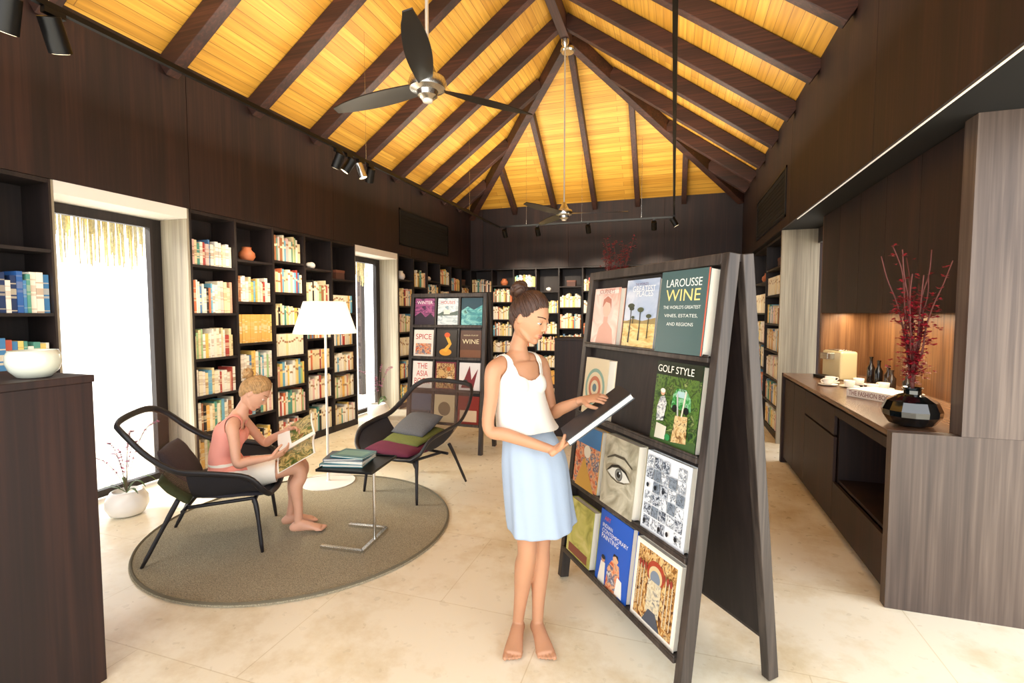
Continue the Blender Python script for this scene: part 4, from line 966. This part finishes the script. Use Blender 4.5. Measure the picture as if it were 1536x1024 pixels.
# ---- standing woman : local a (right), b (away), z
MW=T(-.665,2.285,0)@RZ(18.1)
mb=MB(); m=SK1
hs=V((.8,.6,0)); cs=V((.76,.65,0)).normalized(); fw=V((.62,-.78,0))
PEL=V((.035,0,.90)); WA=V((-.01,0,1.07)); RB_=V((-.035,0,1.19)); CH=V((-.045,0,1.29)); SHM=V((-.05,.005,1.365)); NB=V((-.045,.01,1.41)); NT=V((-.020,-.01,1.50))
torso(mb,[(PEL-Z3*.08,.125,.085,hs),(PEL,.145,.100,hs),(PEL+Z3*.08+V((-.018,0,0)),.124,.088,hs),(WA,.104,.076,(hs+cs)),(RB_,.112,.082,cs),(CH,.124,.085,cs),(CH+Z3*.045,.122,.073,cs),(SHM,.092,.055,cs),(NB,.052,.047,cs)],m)
for sg in (-1,1): mb.ell(CH-Z3*.030+cs*sg*.056+fw*.046,(.052,.050,.056),m,n=36,k=24)
for sg in (-1,1): mb.ell(PEL-Z3*.03+hs*sg*.065-fw*.045,(.070,.070,.075),m,n=36,k=24)
limb(mb,[NB-Z3*.03,NB+Z3*.03,NT+Z3*.02],[(.056,.054),(.042,.044),(.043,.046)],m)
SR=V((-.165,-.10,1.345)); SLf=V((.068,.11,1.350))
ER=V((-.185,-.125,1.065)); WR=V((.110,-.225,.992)); EL=V((.130,.10,1.10)); WL=V((.250,-.10,1.195))
for S_,E_,W_,sg in ((SR,ER,WR,-1),(SLf,EL,WL,1)):
    limb(mb,[SHM+cs*sg*.045,S_-cs*sg*.02,S_+(E_-S_)*.12,S_+(E_-S_)*.45,E_,E_+(W_-E_)*.3,W_],[(.045,.045),(.042,.042),(.038,.039),(.033,.034),(.028,.028),(.031,.029),(.020,.017)],m)
BC=V((.295,-.20,1.150)); ang=math.radians(37); bd=V((math.cos(ang),0,math.sin(ang))); bn=V((-math.sin(ang),0,math.cos(ang)))
hand(mb,WR,bd,bn,(0,-.3,1),[.02,.02,.02,.04],m,tc=1.3)
hand(mb,WL,(.75,-.55,.25),-bn,(-.5,-.6,0.2),[.35,.35,.35,.4],m,tc=.8)
HR=V((-.025,-.035,.86)); HL=V((.09,.035,.86)); KR=V((-.005,-.07,.475)); KL=V((.065,-.01,.475)); AR=V((-.048,-.03,.085)); AL=V((.048,-.03,.085))
for H,K,A,dd,inn in ((HR,KR,AR,(-.18,-1,0),-1),(HL,KL,AL,(.22,-1,0),1)):
    limb(mb,[H,H+(K-H)*.35,K,K+(A-K)*.28+V((0,.012,0)),K+(A-K)*.7+V((0,.004,0)),A,A-Z3*.03],[(.078,.078),(.069,.071),(.046,.048),(.049,.053),(.033,.036),(.027,.030),(.028,.031)],m)
    foot(mb,A,dd,m,inner=inn)
MH=headM((.006,-.035,1.578),(.78,-.50,-.42))
head_parts(mb,MH,m,1.0)
body=bake(mb,.0034,5)
body.materials.clear(); body.materials.append(SK1)
pw=bpy.data.objects.new('person',body); COL.objects.link(pw); pw.matrix_world=MW
top(pw,'standing barefoot woman in white tank top and pale blue skirt reading','person')
HAIR1=pmat('dark_brown_hair','#42291c',.5,var=.35,scale=60)
head_details(pw,MH,1.0,HAIR1,pmat('brow_dark','#2a1710',.7),'#3a2418',pmat('lip_rose','#ad5f56',.4),((0,-.108,.098),.046),3,volume=.12)
def tank1(p,n_):
    r=p-SHM; lat=abs(r.dot(cs)); f=r.dot(fw)
    if p.z<1.03 or p.z>1.43 or lat>.16 or f>.13: return False
    if p.z<1.32 and min(segd(p,SR,ER),segd(p,SLf,EL))<.043 and lat>.125: return False
    if min(segd(p,ER,WR),segd(p,EL,WL))<.050: return False
    neck=(1.290+(lat*2.2)**2*1.1 if lat<.060 else 1.309+(lat-.060)*5.5) if f>0.0 else (1.35 if lat<.05 else 1.35+(lat-.05)*5)
    if p.z>neck: return False
    if p.z>1.21 and lat>.145-(p.z-1.21)*.20: return False
    return True
def off1(p,n_):
    k=max(0,(1.27-p.z))*.16
    w_=.006*math.sin(p.x*70+p.z*20)*min(1,max(0,(1.22-p.z)*6))
    return V((n_.x,n_.y,n_.z*.3))*(.008+k)+V((n_.x,n_.y,0))*w_
WT=pmat('white_jersey','#f4f0e6',.8,bump=.2,scale=14)
garment('tank_top',body,tank1,off1,WT,pw,its=20)
def skirt(secs,m,parent,folds=11,amp=.006,name='skirt'):
    q=MB(); n=120; rings=[]
    C_=cat_pts([s[0] for s in secs],4); Rr=cat_pts([(s[1],s[2],0) for s in secs],4); sd=V(secs[0][3]).normalized(); u=V((-sd.y,sd.x,0))
    for i,(c,r) in enumerate(zip(C_,Rr)):
        t=i/(len(C_)-1); rr=[]
        for j in range(n):
            a=2*math.pi*j/n; k=1+amp/.15*t*(math.sin(a*folds+1.3+t)*.5+math.sin(a*5+t*3)*.9+math.sin(a*17)*.2)
            da=(a-5.35)%(2*math.pi)
            if da<.5: k+=.02*(1-da/.5)*(.3+t)
            rr.append(q.bm.verts.new(c+sd*r.x*k*math.cos(a)+u*r.y*k*math.sin(a)+Z3*(.018*math.sin(a+.6)*max(0,t-.6)/.4)))
        rings.append(rr)
    for A,B in zip(rings,rings[1:]):
        for j in range(n): q.f([A[j],A[(j+1)%n],B[(j+1)%n],B[j]],m)
    o=q.done(name,smooth=True,parent=parent); s=o.modifiers.new('s','SOLIDIFY'); s.thickness=.003; return o
BLUE=pmat('pale_blue_cotton','#a4b4c8',.85,bump=.25,scale=16)
cc=[((-.012,0,1.08),.117,.090),((-.008,0,1.055),.122,.095),((.01,0,.99),.142,.112),((.028,0,.92),.165,.128),((.038,0,.85),.175,.137),((.046,-.005,.77),.178,.140),((.054,-.01,.69),.180,.143),((.062,-.015,.62),.182,.145),((.068,-.02,.575),.183,.147)]
skirt([(c,a,b_,hs) for c,a,b_ in cc],BLUE,pw,amp=.008)
mb=MB(); Mb=MW@basis(BC,bd,V((0,1,0)),bn)
mb.box((-.170,-.12,-.014),(.170,.12,-.010),cm('#2a3440')); mb.box((-.170,-.12,.010),(.170,.12,.014),cm('#1d2630')); mb.box((-.166,-.116,-.010),(.166,.116,.010),PAGES); mb.box((-.170,.116,-.010),(.170,.12,.010),cm('#2a3440'))
hb=mb.done('book',M=Mb); top(hb,'dark covered hardback book held by the standing woman','book')
mb=MB(); mb.box((-.15,-.10,-.0155),(.15,.10,-.0142),cm('#6fa0b8')); mb.done('cover_artwork',parent=hb)

# ---- seated woman : chair frame (x forward, y left, z)
mb=MB(); m=SK2
PEL=V((-.26,0,.455)); WA=V((-.275,0,.60)); CH=V((-.235,0,.755)); SHM=V((-.19,0,.845)); NB=V((-.17,0,.885)); NT=V((-.120,0,.960))
ys=V((0,1,0))
torso(mb,[(PEL-Z3*.06,.125,.088,ys),(PEL,.148,.108,ys),(PEL+Z3*.06,.134,.096,ys),(WA,.108,.080,ys),(WA+(CH-WA)*.5,.114,.086,ys),(CH,.126,.089,ys),(CH+Z3*.045+V((.02,0,0)),.120,.072,ys),(SHM,.093,.055,ys),(NB,.052,.049,ys)],m)
for sg in (-1,1): mb.ell(CH+V((.052,sg*.056,-.03)),(.050,.052,.054),m,n=36,k=24)
limb(mb,[NB-Z3*.03,NB+(NT-NB)*.4,NT],[(.055,.053),(.042,.044),(.044,.046)],m)
SRr=V((-.19,-.145,.820)); SLl=V((-.19,.145,.820)); ERr=V((-.15,-.215,.585)); ELl=V((-.05,.21,.61)); WRr=V((.045,-.17,.595)); WLl=V((.13,.10,.72))
for S_,E_,W_,sg in ((SRr,ERr,WRr,-1),(SLl,ELl,WLl,1)):
    limb(mb,[SHM+ys*sg*.045,S_-ys*sg*.02,S_+(E_-S_)*.12,S_+(E_-S_)*.45,E_,E_+(W_-E_)*.3,W_],[(.045,.045),(.043,.043),(.039,.040),(.034,.035),(.029,.029),(.031,.030),(.020,.018)],m)
mn=V((-.50,-.42,.76)).normalized(); mup=V((.80,-.18,.55)); mup=(mup-mn*mup.dot(mn)).normalized(); mxx=mup.cross(mn)
hand(mb,WRr,(.80,.25,.20),(.2,.6,.6),(0,.2,1),[.35,.4,.4,.45],m,tc=1.0)
hand(mb,WLl,(.6,-.45,.1),(-.1,-.6,-.5),(-.2,0,1),[.4,.4,.4,.4],m,tc=.8)
for sg in (-1,1):
    H=V((-.23,sg*.085,.45)); K=V((.20,sg*.065,.475)); A=V((.20,sg*.07,.088)) if sg<0 else V((.13,.085,.088))
    limb(mb,[H,H+(K-H)*.4,K+V((-.02,0,.005)),K+V((.02,0,-.06)),K+(A-K)*.35+V((-.012,0,0)),K+(A-K)*.72,A,A-Z3*.03],[(.084,.081),(.073,.072),(.050,.051),(.046,.046),(.049,.047),(.033,.032),(.027,.029),(.028,.030)],m)
    foot(mb,A,(1,.12*sg,0),m,inner=-sg)
MH2=headM((-.070,-.005,1.022),(.74,-.10,-.68),(.7,0,.7))
head_parts(mb,MH2,m,1.0)
body2=bake(mb,.0038,5); body2.materials.clear(); body2.materials.append(SK2)
MS=MC1
ps=bpy.data.objects.new('person',body2); COL.objects.link(ps); ps.matrix_world=MS
top(ps,'seated blonde woman in coral top and white shorts reading a magazine','person')
HAIR2=pmat('blonde_hair','#b08a5a',.55,var=.3,scale=60)
head_details(ps,MH2,1.0,HAIR2,pmat('brow_blonde','#8a6238',.7),'#4a5a68',pmat('lip_pink','#c4706a',.4),((0,-.122,.072),.042),8,volume=.12)
def tank2(p,n_):
    r=p-SHM; lat=abs(p.y)
    if p.z<.50 or p.z>.90 or p.x>-.05: return False
    if p.z<.80 and min(segd(p,SRr,ERr),segd(p,SLl,ELl))<.043 and lat>.12: return False
    if min(segd(p,ERr,WRr),segd(p,ELl,WLl))<.050: return False
    if min(segd(p,(-.23,-.085,.45),(.2,-.065,.475)),segd(p,(-.23,.085,.45),(.2,.065,.475)))<.075: return False
    neck=(.775 if lat<.055 else .775+(lat-.055)*5.5) if r.x>.0 else (.82 if lat<.05 else .82+(lat-.05)*5)
    if p.z>neck: return False
    if p.z>.70 and lat>.143-(p.z-.70)*.22: return False
    return True
garment('tank_top',body2,tank2,lambda p,n_:n_*(.007+.05*max(0,.7-p.z)),pmat('coral_jersey','#f0a090',.8,bump=.2,scale=14),ps,its=14)
def shorts(p,n_):
    if p.z>.56: return False
    a=min(segd(p,(-.23,-.085,.45),(.06,-.075,.46)),segd(p,(-.23,.085,.45),(.06,.075,.46)))
    if min(segd(p,ERr,WRr+(WRr-ERr)*.8),segd(p,SRr,ERr),segd(p,ELl,WLl),segd(p,SLl,ELl))<.05: return False
    if p.x<-.12 and p.z>.30 and p.x>-.45 and abs(p.y)<.2: return True
    return a<.105 and p.x<.07 and p.z>.33
garment('shorts',body2,shorts,.014,pmat('cream_linen','#f6f1e4',.85,bump=.3,scale=18),ps,th=.004,its=8)
Mm=MS@basis(V((.085,-.04,.585)),mxx,mup,mn)
PMAG=photo('print_magazine',['#1e2a10','#4a6428','#7a6a34','#c8b070','#3c5420','#8c502c'],16)
mb=MB(); art=MB(); W_=cm('#f2eee2')
for sg in (-1,1):
    prev=None; pa=None
    for j in range(11):
        t=j/10; x=sg*.225*t; z=.022*math.sin(t*math.pi)+.02*t*t
        a=[mb.bm.verts.new(V((x,0,z))),mb.bm.verts.new(V((x,.28,z))),mb.bm.verts.new(V((x,.28,z-.006))),mb.bm.verts.new(V((x,0,z-.006)))]
        if prev:
            for k_ in range(4): mb.f([prev[k_],prev[(k_+1)%4],a[(k_+1)%4],a[k_]],W_)
        else: mb.f(a,W_)
        prev=a
        if j>0:
            lo=.012 if sg>0 else .10
            q=[art.bm.verts.new(V((x,lo,z+.0012))),art.bm.verts.new(V((x,.268,z+.0012)))]
            if pa: art.f([pa[0],pa[1],q[1],q[0]],PMAG)
            pa=q
    mb.f(prev,W_)
mg=mb.done('magazine',M=Mm,smooth='auto'); top(mg,'open illustrated magazine held by the seated woman','magazine')
art.done('page_print',parent=mg,smooth=True)

# ------------------------------------------------------------------ lights
w=bpy.data.worlds.new('world'); scene.world=w; w.use_nodes=True
bg=w.node_tree.nodes['Background']; bg.inputs[0].default_value=(.97,.98,1,1); bg.inputs[1].default_value=3.3
def area(name,loc,rot,sx,sy,en,col):
    L=bpy.data.lights.new(name,'AREA'); L.shape='RECTANGLE'; L.size=sx; L.size_y=sy; L.energy=en; L.color=col
    o=bpy.data.objects.new(name,L); COL.objects.link(o); o.location=loc; o.rotation_euler=rot; return o
area('added_ceiling_fill',(-3.0,5.2,3.30),(math.radians(180),math.radians(-5),0),.5,7.5,105,(1,.91,.72))  # added area lights without fixtures, brightening the plank ceiling from below
area('added_ceiling_fill',(-.1,5.2,3.30),(math.radians(180),math.radians(5),0),.5,7.5,105,(1,.91,.72))
area('added_ceiling_fill',(XC,8.6,3.30),(math.radians(165),0,0),3.0,.4,50,(1,.91,.72))  # same added fill, aimed at the far hip of the ceiling
area('niche_light',(1.66,4.6,1.595),(0,0,0),.1,2.4,22,(1,.80,.54))
L=bpy.data.lights.new('lamp_bulb','POINT'); L.energy=25; L.color=(1,.88,.68); L.shadow_soft_size=.05
o=bpy.data.objects.new('lamp_bulb',L); COL.objects.link(o); o.location=(-3.06,3.8,1.75)
S=bpy.data.lights.new('sun','SUN'); S.energy=9.0; S.angle=math.radians(25); S.color=(1,.96,.87)
o=bpy.data.objects.new('sun',S); COL.objects.link(o); o.rotation_euler=(math.radians(60),0,math.radians(-66))
# ------------------------------------------------------------------ camera
cam=bpy.data.cameras.new('camera'); cam.lens=740/1536*36; cam.sensor_width=36; cam.clip_start=.05
co=bpy.data.objects.new('camera',cam); COL.objects.link(co); co.location=(0,0,1.6); co.rotation_euler=(math.radians(90-3.3),0,math.radians(18.1)); scene.camera=co
scene.view_settings.view_transform='Standard'
scene.view_settings.exposure=.12
